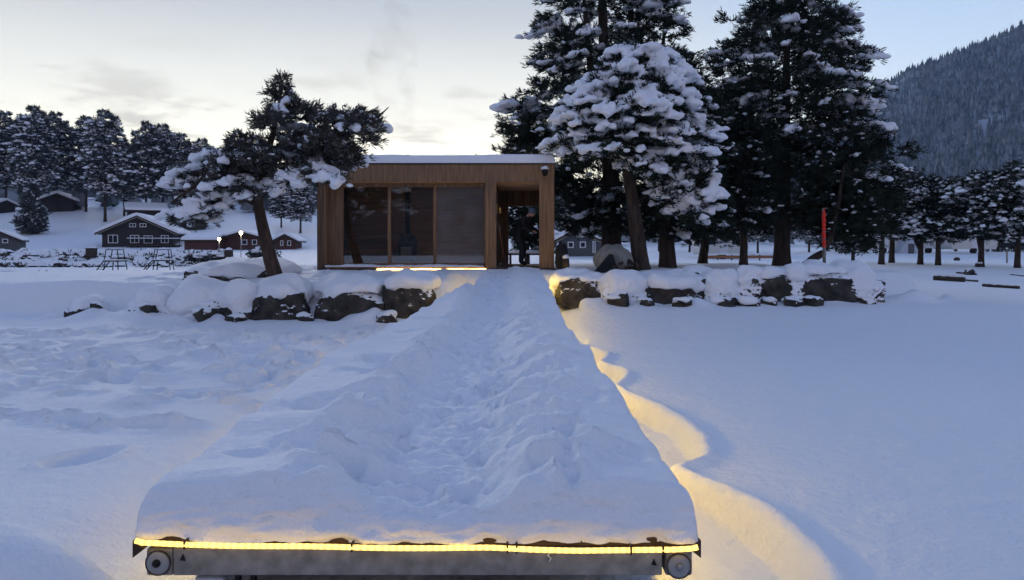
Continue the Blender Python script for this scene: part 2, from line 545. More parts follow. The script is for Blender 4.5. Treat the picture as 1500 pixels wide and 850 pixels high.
def blobs(centres, scales, rots, sub, amp=.35, freq=1.4, seed=0, flat=.35, wamp=0.0, wfreq=6):
    """many lumpy ellipsoids -> verts, faces"""
    v0, f0 = ICO[sub]
    n = len(centres)
    if n == 0:
        return np.zeros((0, 3)), np.zeros((0, 3), int)
    c = np.asarray(centres, float); s = np.asarray(scales, float); r = np.asarray(rots, float)
    V = np.repeat(v0[None], n, 0)
    off = (np.arange(n)[:, None, None] * 7.13 + seed) % 97
    d = 1 + amp * noise3(V * freq + off)
    V = V * d[..., None]
    V[..., 2] = np.where(V[..., 2] < 0, V[..., 2] * flat, V[..., 2])
    V = V * s[:, None, :]
    co = np.cos(r)[:, None]; si = np.sin(r)[:, None]
    X = V[..., 0] * co - V[..., 1] * si; Y = V[..., 0] * si + V[..., 1] * co
    V = np.stack([X, Y, V[..., 2]], -1) + c[:, None, :]
    if wamp:
        k = noise3(V * wfreq + seed)
        V = V + wamp * k[..., None] * np.repeat(v0[None], n, 0)
    Fa = (f0[None] + (np.arange(n) * len(v0))[:, None, None]).reshape(-1, 3)
    return V.reshape(-1, 3), Fa


# ------------------------------------------------------------------ pines
def tubes_np(segs, n=5):
    """segs: list of (pts (k,3), radii (k,)) -> verts, quads"""
    vs = []; fs = []; o = 0
    for pts, rad in segs:
        pts = np.asarray(pts, float); rad = np.asarray(rad, float); k = len(pts)
        t = np.gradient(pts, axis=0); t /= np.linalg.norm(t, axis=1)[:, None] + 1e-9
        ref = np.where(np.abs(t[:, 2:3]) < .9, np.array([[0, 0, 1.]]), np.array([[1., 0, 0]]))
        a = np.cross(t, ref); a /= np.linalg.norm(a, axis=1)[:, None] + 1e-9
        b = np.cross(a, t)
        an = np.arange(n) * 2 * math.pi / n
        ring = pts[:, None] + rad[:, None, None] * (a[:, None] * np.cos(an)[None, :, None] + b[:, None] * np.sin(an)[None, :, None])
        vs.append(ring.reshape(-1, 3))
        i = o + np.arange(k * n).reshape(k, n)
        j = np.roll(i, -1, 1)
        fs.append(np.stack([i[:-1], j[:-1], j[1:], i[1:]], -1).reshape(-1, 4))
        o += k * n
    if not vs:
        return np.zeros((0, 3)), np.zeros((0, 4), int)
    return np.concatenate(vs), np.concatenate(fs)


def tufts_np(pos, dirs, length, width, nb, rs, spread=.75):
    n = len(pos)
    pos = np.repeat(pos, nb, 0); d = np.repeat(dirs, nb, 0)
    rd = rs.normal(size=d.shape); rd /= np.linalg.norm(rd, axis=1)[:, None]
    d = d + rd * spread; d /= np.linalg.norm(d, axis=1)[:, None]
    L = length * rs.uniform(.6, 1.15, len(d))
    sd = np.cross(d, rs.normal(size=d.shape)); sd /= np.linalg.norm(sd, axis=1)[:, None] + 1e-9
    w = width * rs.uniform(.6, 1.2, len(d))
    base = pos + rs.normal(size=pos.shape) * length * .15
    v = np.stack([base - sd * w[:, None] * .35, base + sd * w[:, None] * .35, base + d * (L * .65)[:, None] + sd * w[:, None] * .5, base + d * L[:, None], base + d * (L * .6)[:, None] - sd * w[:, None] * .5], 1)
    i = np.arange(len(d))[:, None] * 5
    f = (i + np.array([[0, 1, 2, 3, 4]]))
    return v.reshape(-1, 3), f


def pine(name, label, cat, base, trunk, r0, r1, env, npad, pr, tuft, nb, ntw, snow, seed, needle='needle', bark='bark', group=None,
         snow_sub=2, vox=0, outer=.5, droop=.25, low_limb=.35, bias=None, front=None, extra_trunks=(), extra=()):
    """A pine: trunk, limbs grown to needle pads inside the crown's envelope, snow on the pads.
    env rows: (z, cx, cy, rx, ry) relative to the base."""
    rs = np.random.RandomState(seed)
    root = empty(name, base, 0, label, cat, group)
    trunk = np.array(trunk, float)
    tz = np.linspace(0, 1, 26)
    seg = np.concatenate([[0], np.cumsum(np.linalg.norm(np.diff(trunk, axis=0), axis=1))]); seg /= seg[-1]
    TP = np.stack([np.interp(tz, seg, trunk[:, k]) for k in range(3)], -1)
    wob = .04 * np.stack([n2(tz * 5, tz * 0, 1, seed % 50), n2(tz * 5, tz * 0 + 3, 1, seed % 50), tz * 0], -1) * min(1, r0 * 5)
    TP = TP + wob * (tz > .08)[:, None]
    TR = np.interp(tz, [0, .05, 1], [r0 * 1.25, r0, r1])
    tv, tf = tubes_np([(TP, TR)] + [(np.array(t_), np.array(rr)) for t_, rr in extra_trunks], 12)
    link('trunk', npmesh('trunk', tv, [tf], smooth=True), M_[bark], root)
    env = np.array(env, float)
    zs = env[:, 0]
    area = env[:, 3] * env[:, 4] + .15
    zz = np.linspace(zs.min(), zs.max(), 80)
    w = np.interp(zz, zs, np.sqrt(area))
    if bias: w = w * np.interp(zz, bias[0], bias[1])
    cdf = np.cumsum(w); cdf /= cdf[-1]
    pads = []
    tries = 0
    while len(pads) < npad and tries < npad * 60:
        tries += 1
        z = np.interp(rs.uniform(), cdf, zz)
        cx, cy, rx, ry = (np.interp(z, zs, env[:, k]) for k in (1, 2, 3, 4))
        an = rs.uniform(0, 2 * math.pi)
        if front is not None and rs.uniform() < front:
            an = rs.uniform(math.pi, 2 * math.pi)
        rho = rs.uniform() ** outer
        s = min(rs.uniform(*pr), .75 * rx + .08)
        lobe = 1 + .36 * float(noise3(np.array([math.cos(an) * 1.6 + seed, math.sin(an) * 1.6, z * 1.1 / max(pr[1], .3) * .45]))) * rho
        rx = max(rx - .45 * s, .2 * rx); ry = max(ry - .45 * s, .2 * ry)
        p = np.array([cx + rx * rho * lobe * math.cos(an), cy + ry * rho * lobe * math.sin(an), z])
        ok = True
        for q, sq, *_ in pads:
            dd = (p - q) / np.array([1, 1, .55])
            if (dd * dd).sum() < (.24 * (s + sq)) ** 2:
                ok = False; break
        if ok or tries > npad * 30:
            pads.append((p, s, rho, an))
    for p_, s_p in extra: pads.append((np.array(p_), s_p, 2.0, -1.57))
    pads.sort(key=lambda q: np.hypot(q[0][0] - np.interp(q[0][2], TP[:, 2], TP[:, 0]), q[0][1] - np.interp(q[0][2], TP[:, 2], TP[:, 1])))
    nodes = [(p, 0.0, r) for p, r in zip(TP, TR) if p[2] > zs.min() - low_limb * (zs.max() - zs.min())]
    for t_, rr in extra_trunks:
        for p, r in zip(t_, rr):
            if p[2] > zs.min() - .3: nodes.append((np.array(p), 0.0, r))
    NP = np.array([q[0] for q in nodes]); NR = np.array([q[1] for q in nodes]); NW = np.array([q[2] for q in nodes])
    limbs = []; tw = []; tp = []; td = []; sc = []; ss = []; sr = []; fc = []; fs_ = []
    for p, s, rho, an in pads:
        ax = np.array([np.interp(p[2], TP[:, 2], TP[:, 0]), np.interp(p[2], TP[:, 2], TP[:, 1]), p[2]])
        rp = np.linalg.norm(p - ax)
        dv = p - NP
        dist = np.linalg.norm(dv, axis=1)
        cost = dist + .9 * np.clip(-dv[:, 2] - .1 * dist, 0, None) + .35 * NR + np.where(NR > rp * .9, 50, 0)
        j = int(np.argmin(cost))
        a = NP[j]; ln = dist[j]
        tt = np.linspace(0, 1, 6)[:, None]
        c = (a + p) / 2 + np.array([rs.normal() * .06 * ln, rs.normal() * .06 * ln, .10 * ln])
        cur = (1 - tt) ** 2 * a + 2 * tt * (1 - tt) * c + tt ** 2 * p
        rb = min(NW[j] * .6, .016 + .016 * ln)
        rad = np.linspace(rb, .008 + .2 * rb, 6)
        limbs.append((cur, rad))
        NP = np.concatenate([NP, cur[1:]]); NR = np.concatenate([NR, np.linspace(NR[j], rp, 6)[1:]]); NW = np.concatenate([NW, rad[1:]])
        # the pad
        outd = p - ax; outd[2] = 0
        nrm = np.linalg.norm(outd)
        outd = outd / nrm if nrm > .05 else np.array([math.cos(an), math.sin(an), 0])
        a0 = math.atan2(outd[1], outd[0])
        nt_ = max(3, int(round(ntw * rs.uniform(.75, 1.25))))
        for k in range(nt_):
            aa = a0 + rs.normal() * 1.25
            le = s * rs.uniform(.55, 1.1)
            e = p + np.array([math.cos(aa) * le, math.sin(aa) * le, rs.uniform(-.3, .45) * s - droop * le * .6])
            b0 = p - outd * s * .3 * rs.uniform(0, 1)
            mid = (b0 + e) / 2 + np.array([0, 0, .08 * le])
            tw.append((np.array([b0, mid, e]), np.array([.011, .009, .006])))
            dd = e - mid; dd /= np.linalg.norm(dd)
            dd2 = dd + np.array([0, 0, .45])
            for q in (mid * .5 + e * .5, e, mid):
                tp.append(q + rs.normal(size=3) * s * .10); td.append(dd2 / np.linalg.norm(dd2))
            if rs.uniform() < snow.get('twig', .5):
                q = mid * .45 + e * .55
                fc.append(q + np.array([0, 0, tuft[0] * .35])); k_ = snow.get('tsize', .3) * s * rs.uniform(.5, 1.2)
                fs_.append((k_ * 1.25, k_ * .85, k_ * .6, aa))
        if rho == 2.0 or rs.uniform() < snow.get('main', .5) * (snow.get('hiz', 1) if p[2] < zs.min() + .35 * (zs.max() - zs.min()) else 1):
            k_ = s * snow.get('size', .7) * rs.uniform(.75, 1.2)
            cc = p + np.array([0, 0, snow.get('lift', .10) * s]) + outd * s * .25
            th_ = snow.get('thick', .42)
            for h in range(snow.get('lumps', 9)):
                aa = rs.uniform(0, 6.28); le = k_ * rs.uniform(0, 1) ** .6
                la = rs.uniform(-1, 1); lb = rs.normal() * .38 * (1.1 - .5 * abs(la))
                q = cc + k_ * np.array([outd[0] * la * 1.25 - outd[1] * lb, outd[1] * la * 1.25 + outd[0] * lb, -.30 * (la + .3) * abs(la + .3) - .35 * lb * lb + rs.normal() * .05])
                m = k_ * rs.uniform(*snow.get('lsz', (.24, .46)))
                sc.append(q); ss.append((m * 1.35, m * .8, m * th_ * 1.7)); sr.append(a0 + rs.normal() * .4)
    lv, lf = tubes_np(limbs, 6)
    wv, wf = tubes_np(tw, 3)
    link('limbs', npmesh('limbs', np.concatenate([lv, wv]), [lf, wf + len(lv)], smooth=True), M_['twig'], root)
    rs2 = np.random.RandomState(seed + 1)
    nv, nf = tufts_np(np.array(tp), np.array(td), tuft[0], tuft[1], nb, rs2)
    tag(link('needles', npmesh('needles', nv, [nf]), M_[needle], root), kind='stuff')
    V = []; FF = []; o = 0
    for (c_, s_2, r_, sb, am, fl) in ((sc, ss, sr, snow_sub, .45, .45), (fc, [q[:3] for q in fs_], [q[3] for q in fs_], max(1, snow_sub - 1), .5, .6)):
        if len(c_):
            v, f = blobs(c_, s_2, r_, sb, am, 1.5, seed, fl, wamp=.05 * snow.get('rough', 1), wfreq=5)
            V.append(v); FF.append(f + o); o += len(v)
    if V and vox:
        # let the lumps run together into cushions
        me_ = npmesh('snow_load', np.concatenate(V), FF)
        ob_ = bpy.data.objects.new('tmp', me_); COL.objects.link(ob_)
        rm_ = ob_.modifiers.new('r', 'REMESH'); rm_.mode = 'VOXEL'; rm_.voxel_size = vox
        sm_ = ob_.modifiers.new('s', 'SMOOTH'); sm_.factor = .5; sm_.iterations = 2
        dg_ = bpy.context.evaluated_depsgraph_get(); dg_.update()
        m2_ = bpy.data.meshes.new_from_object(ob_.evaluated_get(dg_))
        bpy.data.objects.remove(ob_); bpy.data.meshes.remove(me_)
        k_ = len(m2_.vertices)
        co_ = np.empty(k_ * 3, np.float32); m2_.vertices.foreach_get('co', co_); co_ = co_.reshape(-1, 3)
        no_ = np.empty(k_ * 3, np.float32); m2_.vertices.foreach_get('normal', no_); no_ = no_.reshape(-1, 3)
        co_ = co_ + no_ * (.05 * noise3(co_ * 4.0 + seed) + .03 * noise3(co_ * 9.0))[:, None]
        m2_.vertices.foreach_set('co', co_.ravel().astype(np.float32))
        m2_.polygons.foreach_set('use_smooth', np.ones(len(m2_.polygons), bool)); m2_.update()
        m2_.name = 'snow_load'; m2_.materials.clear()
        tag(link('snow_load', m2_, SNOW, root), kind='stuff')
    elif V:
        tag(link('snow_load', npmesh('snow_load', np.concatenate(V), FF, smooth=True), SNOW, root), kind='stuff')
    return root


def env_px(rows, d, base, depth=.8, yoff=0.0):
    """rows (py, px_left, px_right) of the crown at distance d, relative to the base"""
    out = []
    for py, a, b in rows:
        z = EYE - (py - HOR) * d / F - base[2]
        cx = ((a + b) / 2 - 750) * d / F - base[0]
        rx = (b - a) / 2 * d / F
        out.append((z, cx, yoff, rx, max(rx * depth, .1)))
    out.sort()
    return out


def trunk_px(rows, d, base):
    return [((px - 750) * d / F - base[0], dy, EYE - (py - HOR) * d / F - base[2]) for px, py, dy in rows]


def copy_thing(root, loc, rz, sc=1.0, label=None, group=None):
    r = root.copy(); COL.objects.link(r)
    r.location = loc; r.rotation_euler = (0, 0, rz); r.scale = (sc, sc, sc)
    if label: r['label'] = label
    if group: r['group'] = group
    for ch in list(root.children):
        c = ch.copy(); COL.objects.link(c); c.parent = r
        for g_ in ch.children:
            q = g_.copy(); COL.objects.link(q); q.parent = c
    return r


# ------------------------------------------------------------------ jetty
JB = Vector((-.45, 3.3, .2))
jet = empty('floating_jetty', JB, 0, 'long floating jetty edged with a yellow rope light, in the foreground', 'jetty')
jl_ = -JB


def rope(xs, y0, zs, r, name, mats, root, rloc, step=.03):
    """a rope light along x"""
    pts = []
    x = xs[0]
    while x <= xs[-1]:
        pts.append((x, y0 - .004 * math.sin(x * 9), np.interp(x, xs, zs))); x += step
    return MB().tube(pts, r, 8).build(name, mats, root, rloc)


xs = [-1.648, -1.62, -1.45, -1.1, -.7, -.3, -.1, .1, .3, .5, .7, .79, .822]
zs = [.374, .364, .357, .351, .345, .341, .343, .336, .331, .331, .335, .341, .350]
rope(xs, 3.258, zs, .0125, 'rope_light', LED, jet, jl_)
for sx, xa in ((-1, -1.647), (1, .792)):
    pts = [(xa if y < 11 else (float(jl(y)) - .06 if sx < 0 else xa + .065 * min(1, y - 11)), y, .33 + (0 if y < 11 else (y - 11) * .062)) for y in np.arange(3.45, 20.3, .25)]
    MB().tube(pts, .008 if sx < 0 else .014, 6).build('rope_light', LED_SIDE, jet, jl_)
b = MB()
b.box(-1.50, .665, 3.295, 3.40, .205, .325, bev=.006)
b.build('front_beam', M_['galv'], jet, jl_)
MB().box(-1.655, .815, 3.315, 3.42, .327, .372, bev=.004).build('deck_edge_board', M_['plank'], jet, jl_)
MB().box(-1.62, .765, 3.42, 11.1, .300, .365).build('deck', M_['plank'], jet, jl_)
b = MB(); b.box(-1.62, -1.56, 3.405, 11.1, .17, .298); b.box(.705, .765, 3.405, 11.1, .17, .298)
b.build('side_beam', M_['galv'], jet, jl_)
for fx_, fy0, fy1 in ((-1.44, 3.36, 6.0), (-1.44, 7.4, 10.8), (.1, 4.4, 6.4), (.1, 7.4, 10.8)):
    MB().box(fx_, fx_ + .42 if fx_ > -1 else fx_ + .14, fy0, fy1, -.06, .168, bev=.02).build('float', M_['float'], jet, jl_)
for k in range(4):
    MB().box(-1.555, .70, 4.0 + k * 2.0, 4.1 + k * 2.0, .18, .29).build('cross_beam', M_['dark'], jet, jl_)
b = MB(); b.box(-1.24, -1.22, 3.33, 3.36, -.05, .204); b.box(-1.17, -1.15, 3.33, 3.36, -.05, .204)
b.build('mooring_strap', M_['black'], jet, jl_)
for cx, hole, zc in ((-1.565, True, .262), (.738, False, .248)):
    m = MB()
    m.box(cx - .058, cx + .062, 3.30, 3.40, .20, .322, bev=.012)
    m.build('corner_block', M_['galv'], jet, jl_)
    m = MB()
    m.lathe([(.001, -.012), (.034, -.012), (.046, -.006), (.052, 0), (.052, .03)], (cx, 3.292, zc), 28, 'y')
    w = m.build('end_roller', M_['cap'], jet, jl_)
    m = MB()
    m.lathe([(.001, -.004), (.018, -.004), (.018, .004)] if hole else [(.001, -.016), (.013, -.016), (.016, -.010), (.016, .002)], (cx, 3.277, zc + .004), 16, 'y')
    o = m.build('axle_hole' if hole else 'bolt_head', M_['black'] if hole else M_['steel'], w)
    m = MB()
    m.lathe([(.0525, 0), (.055, -.005), (.057, 0), (.055, .006), (.0525, .002)], (cx, 3.292, zc), 28, 'y')
    m.build('roller_rim', M_['dark'], jet, jl_)
for x0, sx in ((-1.662, 1), (.828, -1)):
    M = Matrix.Translation((0, 0, 0))
    MB().prism([(x0, .296), (x0, .372), (x0 + sx * .05, .335)], 3.262, 3.30).build('corner_bracket', M_['dark'], jet, jl_)
for x in (-1.43, -.70, -.02, .02, .52, .66):
    MB().box(x - .004, x + .004, 3.248, 3.292, np.interp(x, xs, zs) - .018, np.interp(x, xs, zs) + .018).build('rope_clip', M_['plank'], jet, jl_)
for x, dz in ((-1.455, .01), (.628, -.01)):
    MB().prism([(x - .012, .265 + dz), (x + .012, .262 + dz), (x, .292 + dz)], 3.289, 3.2945).build('screw_hole', M_['black'], jet, jl_)
MB().tube([(.17, 3.287, .318), (.158, 3.282, .30), (.172, 3.286, .285), (.165, 3.287, .27)], .004, 6).build('cable_tie', M_['white'], jet, jl_)
# the gangway up to the cabin
gv = MB()
gv.prism([(0, 0), (1, 0)], 0, 0) if False else None
for (ya, za, yb_, zb) in ((11.15, .31, 20.6, .93),):
    for xa, xb, th in ((-.80, .74, .10),):
        gv.add([(xa, ya, za - th), (xb, ya, za - th), (xb, ya, za), (xa, ya, za), (xa + .2, yb_, zb - th), (xb, yb_, zb - th), (xb, yb_, zb), (xa + .2, yb_, zb)],
               [(0, 1, 2, 3), (4, 7, 6, 5), (0, 4, 5, 1), (3, 2, 6, 7), (0, 3, 7, 4), (1, 5, 6, 2)])
gv.build('gangway', M_['plank'], jet, jl_)

# snow lying on it
def edge_axis(n0, r, total, step):
    a = list(r * (np.linspace(0, 1, n0) ** 2.2))
    while a[-1] < total / 2: a.append(a[-1] + step)
    a = np.array(a); a = a[a < total / 2 - step * .5]
    return np.concatenate([a, total - a[::-1]])


W_ = 2.5
ss_ = edge_axis(16, .22, W_, .021) / W_
yy = [3.3 + v for v in .3 * (np.linspace(0, 1, 46) ** 3.0)]
s_ = .02
while yy[-1] < 20.75: s_ = min(s_ * 1.004, .045); yy.append(yy[-1] + s_)
yy = np.array(yy); yy = yy[yy <= 20.75]
SS, YY = np.meshgrid(ss_, yy)
L_ = jl(YY) + .022 * n2(YY * 0, YY, 2.2, 41) + .012 * n2(YY * 0, YY, 7, 42)
R_ = jr(YY) + .03 * n2(YY * 0, YY, 1.6, 43) + .014 * n2(YY * 0, YY, 6, 44) + .012
XX = L_ + SS * (R_ - L_)
front = 3.315 + .012 * n2(XX, XX * 0, 3, 45)
YF = YY - 3.3
eL = XX - L_; eR = R_ - XX; eF = YF
bot = np.interp(YY, [3.3, 11, 14, 20.8], [.345, .33, .38, .80])
top = jtop(YY)
top = top + .03 * fbm(XX, YY, .9, 51, 3)
xp = -.33 + .06 * np.sin(YY * 1.1) - .05 * sst((YY - 9) / 6)
hw = .42 + .05 * n2(YY, YY * 0, .8, 52)
q = (XX - xp) / hw
path = np.exp(-(np.abs(q) ** 3.2))
top = top - .15 * path * (1 - .35 * sst((YY - 14) / 4))
# ragged shoulders of the path, thrown up snow
sh = np.exp(-((np.abs(q) - 1.35) / np.where(q > 0, .75, .5)) ** 2)
top = top + .03 * sh + sh * (.035 + .060 * n2(XX, YY, 2.6, 53) + .038 * n2(XX, YY, 6.5, 54) * sst((9 - YY) / 3 + .3))
rough = np.clip(.30 * path + .95 * sh, 0, 1)
top = top + rough * (.034 * n2(XX, YY, 5, 55) + .024 * np.abs(n2(XX, YY * .8, 12, 56)) + .010 * n2(XX, YY, 24, 57)) + path * (.026 * n2(XX * .55, YY, 10, 77) + .022 * n2(XX * .6, YY, 18, 78) + .012 * n2(XX, YY, 34, 79))
smoothside = (1 - rough)
clod = np.abs(n2(XX, YY, 5.2, 71)) - .22; clod2 = 1 - np.abs(n2(XX + .3, YY, 9.5, 72)) * 2.2
top = top + rough * (.035 * np.clip(clod, -.2, .35) + .008 * np.clip(clod2, -.3, 1)) * (1 - .4 * sst((YY - 10) / 5))
top = top + smoothside * (.012 * n2(XX * .7, YY, 6, 58) + .065 * n2(XX * .6, YY, 2.2, 59))
# drift ridge left of the path, hollow right of it
top = top + .05 * np.exp(-((XX + 1.0 + .12 * np.sin(YY * 1.7)) / .16) ** 2) * sst((9 - YY) / 3) * (.5 + n2(YY, YY * 0, .9, 60))
rj = random.Random(5)
jd = []
y = 3.45
while y < 19:
    y += rj.uniform(.07, .13)
    xc = -.33 + .06 * math.sin(y * 1.1)
    jd.append((xc + rj.uniform(-.30, .30), y, rj.uniform(.10, .14), rj.uniform(.045, .065), math.pi / 2 + rj.uniform(-.5, .5), rj.uniform(.02, .05)))
for k in range(55):
    yq = 3.5 + 7.5 * rj.random() ** 1.3
    jd.append((rj.choice([-1, 1]) * rj.uniform(.38, .62) - .3, yq, rj.uniform(.08, .2), rj.uniform(.05, .12), rj.uniform(0, 3), rj.uniform(.04, .10)))
jd += [(.07, 4.55, .17, .12, .2, .10), (.20, 4.0, .2, .1, .4, .07), (.33, 3.85, .14, .07, 1.0, .05), (-.95, 4.3, .2, .12, .5, .07), (-.80, 5.0, .16, .1, .2, .06), (.15, 5.5, .2, .12, .3, .06), (.42, 4.9, .25, .13, .9, .04), (.1, 7.0, .22, .14, 0, .05),
       (-1.05, 6.3, .22, .12, .4, .05), (.36, 6.2, .3, .12, .5, .035)]
for k in range(34):         # soft hollows beside the worn line
    yq = 3.7 + 9 * rj.random() ** 1.4; sd_ = rj.choice([-1, -1, 1])
    jd.append((-.33 + sd_ * rj.uniform(.5, .95), yq, rj.uniform(.16, .34), rj.uniform(.09, .16), rj.uniform(-.5, .5), rj.uniform(.05, .12)))
top = add_dents(XX, YY, top, jd, .30)
hgt = np.maximum(top - bot, .05)


def rnd(e, r, p=2.4):
    t = np.clip(e / r, 0, 1)
    return (1 - (1 - t) ** p) ** (1 / p)


rF = .10 + .04 * n2(XX, XX * 0, 2, 61)
pF = rnd(eF, rF, 2.7); pL = rnd(eL, .085 + .04 * n2(YY, YY * 0, 1.1, 62), 2.6); pR = rnd(eR, .085 + .04 * n2(YY, YY * 0, 1.3, 63), 2.6)
prof = 1 - np.minimum(1, ((1 - pF) ** 3 + (1 - pL) ** 3 + (1 - pR) ** 3) ** (1 / 3.))
ZZ = bot + hgt * prof
# crusted face: the front wall is pushed in and out
face = np.clip(1 - eF / .13, 0, 1)
hh = ZZ * 1.0
YD = YY - .018 + face * (.020 * noise3(np.stack([XX * 5, hh * 16, XX * 0 + .5], -1)) + .024 * np.abs(noise3(np.stack([XX * 8, hh * 26, XX * 0 + 4.5], -1))) + .030 * sst((bot + .08 - hh) / .08) * (.4 + noise3(np.stack([XX * 7, XX * 0, XX * 0 + 2.2], -1))))
ragged = np.clip(.001 + .010 * n2(XX, XX * 0, 11, 64) + .008 * n2(XX, XX * 0, 30, 65), 0, .06) + .028 * np.exp(-((XX + 1.50) / .11) ** 2)
ZZ = ZZ + (eF < .02) * ragged * (1 - eF / .02)
js = link('jetty_snow', npmesh('jetty_snow', np.stack([XX, YD, ZZ], -1).reshape(-1, 3), [grid_faces(*XX.shape)], smooth=True), SNOW)
tag(js, 'thick trodden snow lying along the top of the jetty', 'snow', kind='stuff')

# ------------------------------------------------------------------ boulders
_ri = np.random.RandomState(3)


def rock_mesh(W, D, Hh, seed, sub=5, facets=20, round_=.0):
    rs = np.random.RandomState(seed)
    v, f = ICO[sub]
    nn = rs.normal(size=(facets, 3)); nn /= np.linalg.norm(nn, axis=1)[:, None]
    nn = np.concatenate([nn, np.array([[0, -1, .1], [1, 0, .1], [-1, 0, .05], [0, 0, 1.], [0, 0, -1], [.1, 1, 0]])])
    nn /= np.linalg.norm(nn, axis=1)[:, None]
    dd = np.concatenate([rs.uniform(.80, 1.05, facets), np.full(6, .82)])
    dot = v @ nn.T
    r = np.where(dot > .05, dd[None] / np.maximum(dot, .05), 9).min(1)
    p = v * np.minimum(r, 1.25)[:, None]
    p = p * np.array([W / 2, D / 2, Hh / 2]) / .86
    p = p + v * (.06 * noise3(p * 2.6 + seed)[:, None] + .045 * np.abs(noise3(p * 5.5 + seed))[:, None] + .02 * noise3(p * 12 + seed)[:, None])
    return p, f


def cap_mesh(W, D, Hh, seed, sag=.12):
    rs = np.random.RandomState(seed + 77)
    v, f = ICO[5]
    e = .8
    p = np.sign(v) * np.abs(v) ** e
    p = p / np.maximum(1, (np.abs(p) ** 3).sum(1) ** (1 / 3.))[:, None] * 1.0
    up = np.clip(p[:, 2], 0, None); dn = np.clip(p[:, 2], None, 0)
    q = np.stack([p[:, 0] * W / 2, p[:, 1] * D / 2, up * Hh], -1)
    rag = .5 + 1.3 * noise3(np.stack([q[:, 0] * 1.7 + seed, q[:, 1] * 1.7, q[:, 0] * 0], -1)) + .8 * noise3(np.stack([q[:, 0] * 5.5 + seed, q[:, 1] * 5, q[:, 0] * 0 + 3], -1))
    q[:, 2] += dn * sag * np.clip(rag, .05, 2.2)
    q += v * (.17 * noise3(q * 1.25 + seed)[:, None] + .075 * noise3(q * 2.9 + seed + 5)[:, None] + .035 * noise3(q * 5 + seed)[:, None])
    return q, f


BOULDERS = [
    # px0, px1, snow top, dark top, bottom, label, mat, depth factor
    (88, 130, 440, 458, 474, 'small dark stone poking out of the left snowbank, furthest left of the row', 'rock', 1),
    (176, 204, 446, 460, 474, 'little dark stone in the left snowbank below the diving platforms', 'rock', 1),
    (192, 242, 424, 452, 474, 'buried stone under a low snow dome, left of the big white dome', 'rock_white', 1),
    (238, 322, 412, 446, 476, 'boulder almost wholly under a white snow dome with a dark left foot', 'rock_white', 1),
    (314, 368, 414, 460, 478, 'narrow boulder with a tall pillow of snow and a dark foot', 'rock', 1),
    (360, 442, 410, 436, 478, 'black boulder showing a wide dark face below the leaning pine', 'rock', 1),
    (252, 382, 384, 402, 424, 'long flat dark rock with thick snow, set back left of the leaning pine', 'rock', 1.6),
    (456, 562, 402, 428, 476, 'big dark boulder with a bitten snow edge under the cabin windows', 'rock', 1),
    (556, 634, 400, 421, 468, 'square dark boulder nearest to the left side of the jetty', 'rock', 1),
    (816, 890, 396, 412, 443, 'dark boulder lit yellow at its left, nearest to the right side of the jetty', 'rock', 1),
    (884, 950, 394, 432, 452, 'boulder under smooth snow with one black notch, in front of the snowy pine', 'rock_white', 1),
    (944, 1042, 398, 422, 460, 'broad low boulder with an undercut dark face, below the pair of trunks', 'rock', 1),
    (1004, 1046, 392, 404, 424, 'small dark stone set higher on the right bank', 'rock', 1.2),
    (1036, 1092, 394, 426, 446, 'rounded snow boulder with two small dark gaps at its foot', 'rock_white', 1),
    (1084, 1124, 390, 410, 440, 'slanting stone with snow stripes on the right bank', 'rock_white', 1),
    (1114, 1162, 389, 402, 442, 'upright grey brown stone with bare face on the right bank', 'rock', 1),
    (1156, 1184, 388, 404, 438, 'thin leaning stone between the upright one and the widest dark one', 'rock_white', 1),
    (1172, 1256, 388, 400, 443, 'widest black boulder of the right bank, with a stepped face', 'rock', 1),
    (1240, 1300, 384, 420, 440, 'snow plastered end boulder of the right bank with dark cracks', 'rock_white', 1.3),
]
for k, (x0, x1, yt, yd, yb, lab, mt, df) in enumerate(BOULDERS):
    d = (15.75 if x1 < 700 else 17.45) if yb > 430 else (17.2 if x1 < 700 else 18.5)
    if 810 < x0 < 880: d = 17.9
    zb = EYE - (yb - HOR) * d / F
    s = d / F
    W = (x1 - x0) * s; D = max(.5, min(1.5, W * .75)) * df
    ztop = EYE - (yt - HOR) * s; zdt = EYE - (yd - HOR) * s
    cx = ((x0 + x1) / 2 - 750) * s; cy = d + D / 2
    root = empty('boulder', (cx, cy, zb), 0, lab, 'boulder', 'boulders lining the bank')
    zr0 = zb - .16; zr1 = zdt + .10 * (ztop - zdt) + .06
    p, f = rock_mesh(W, D, zr1 - zr0, 100 + k)
    p[:, 2] += (zr0 + zr1) / 2 - zb
    link('stone', npmesh('stone', p, [f], smooth=False), M_[mt], root)
    p, f = cap_mesh(W * 1.10, D * 1.75, max(.1, ztop - zdt), 200 + k, sag=max(.18, .85 * (ztop - zdt)))
    p[:, 2] += zdt - zb; p[:, 1] += .38 * D
    link('snow_cap', npmesh('snow_cap', p, [f], smooth=True), SNOW, root)

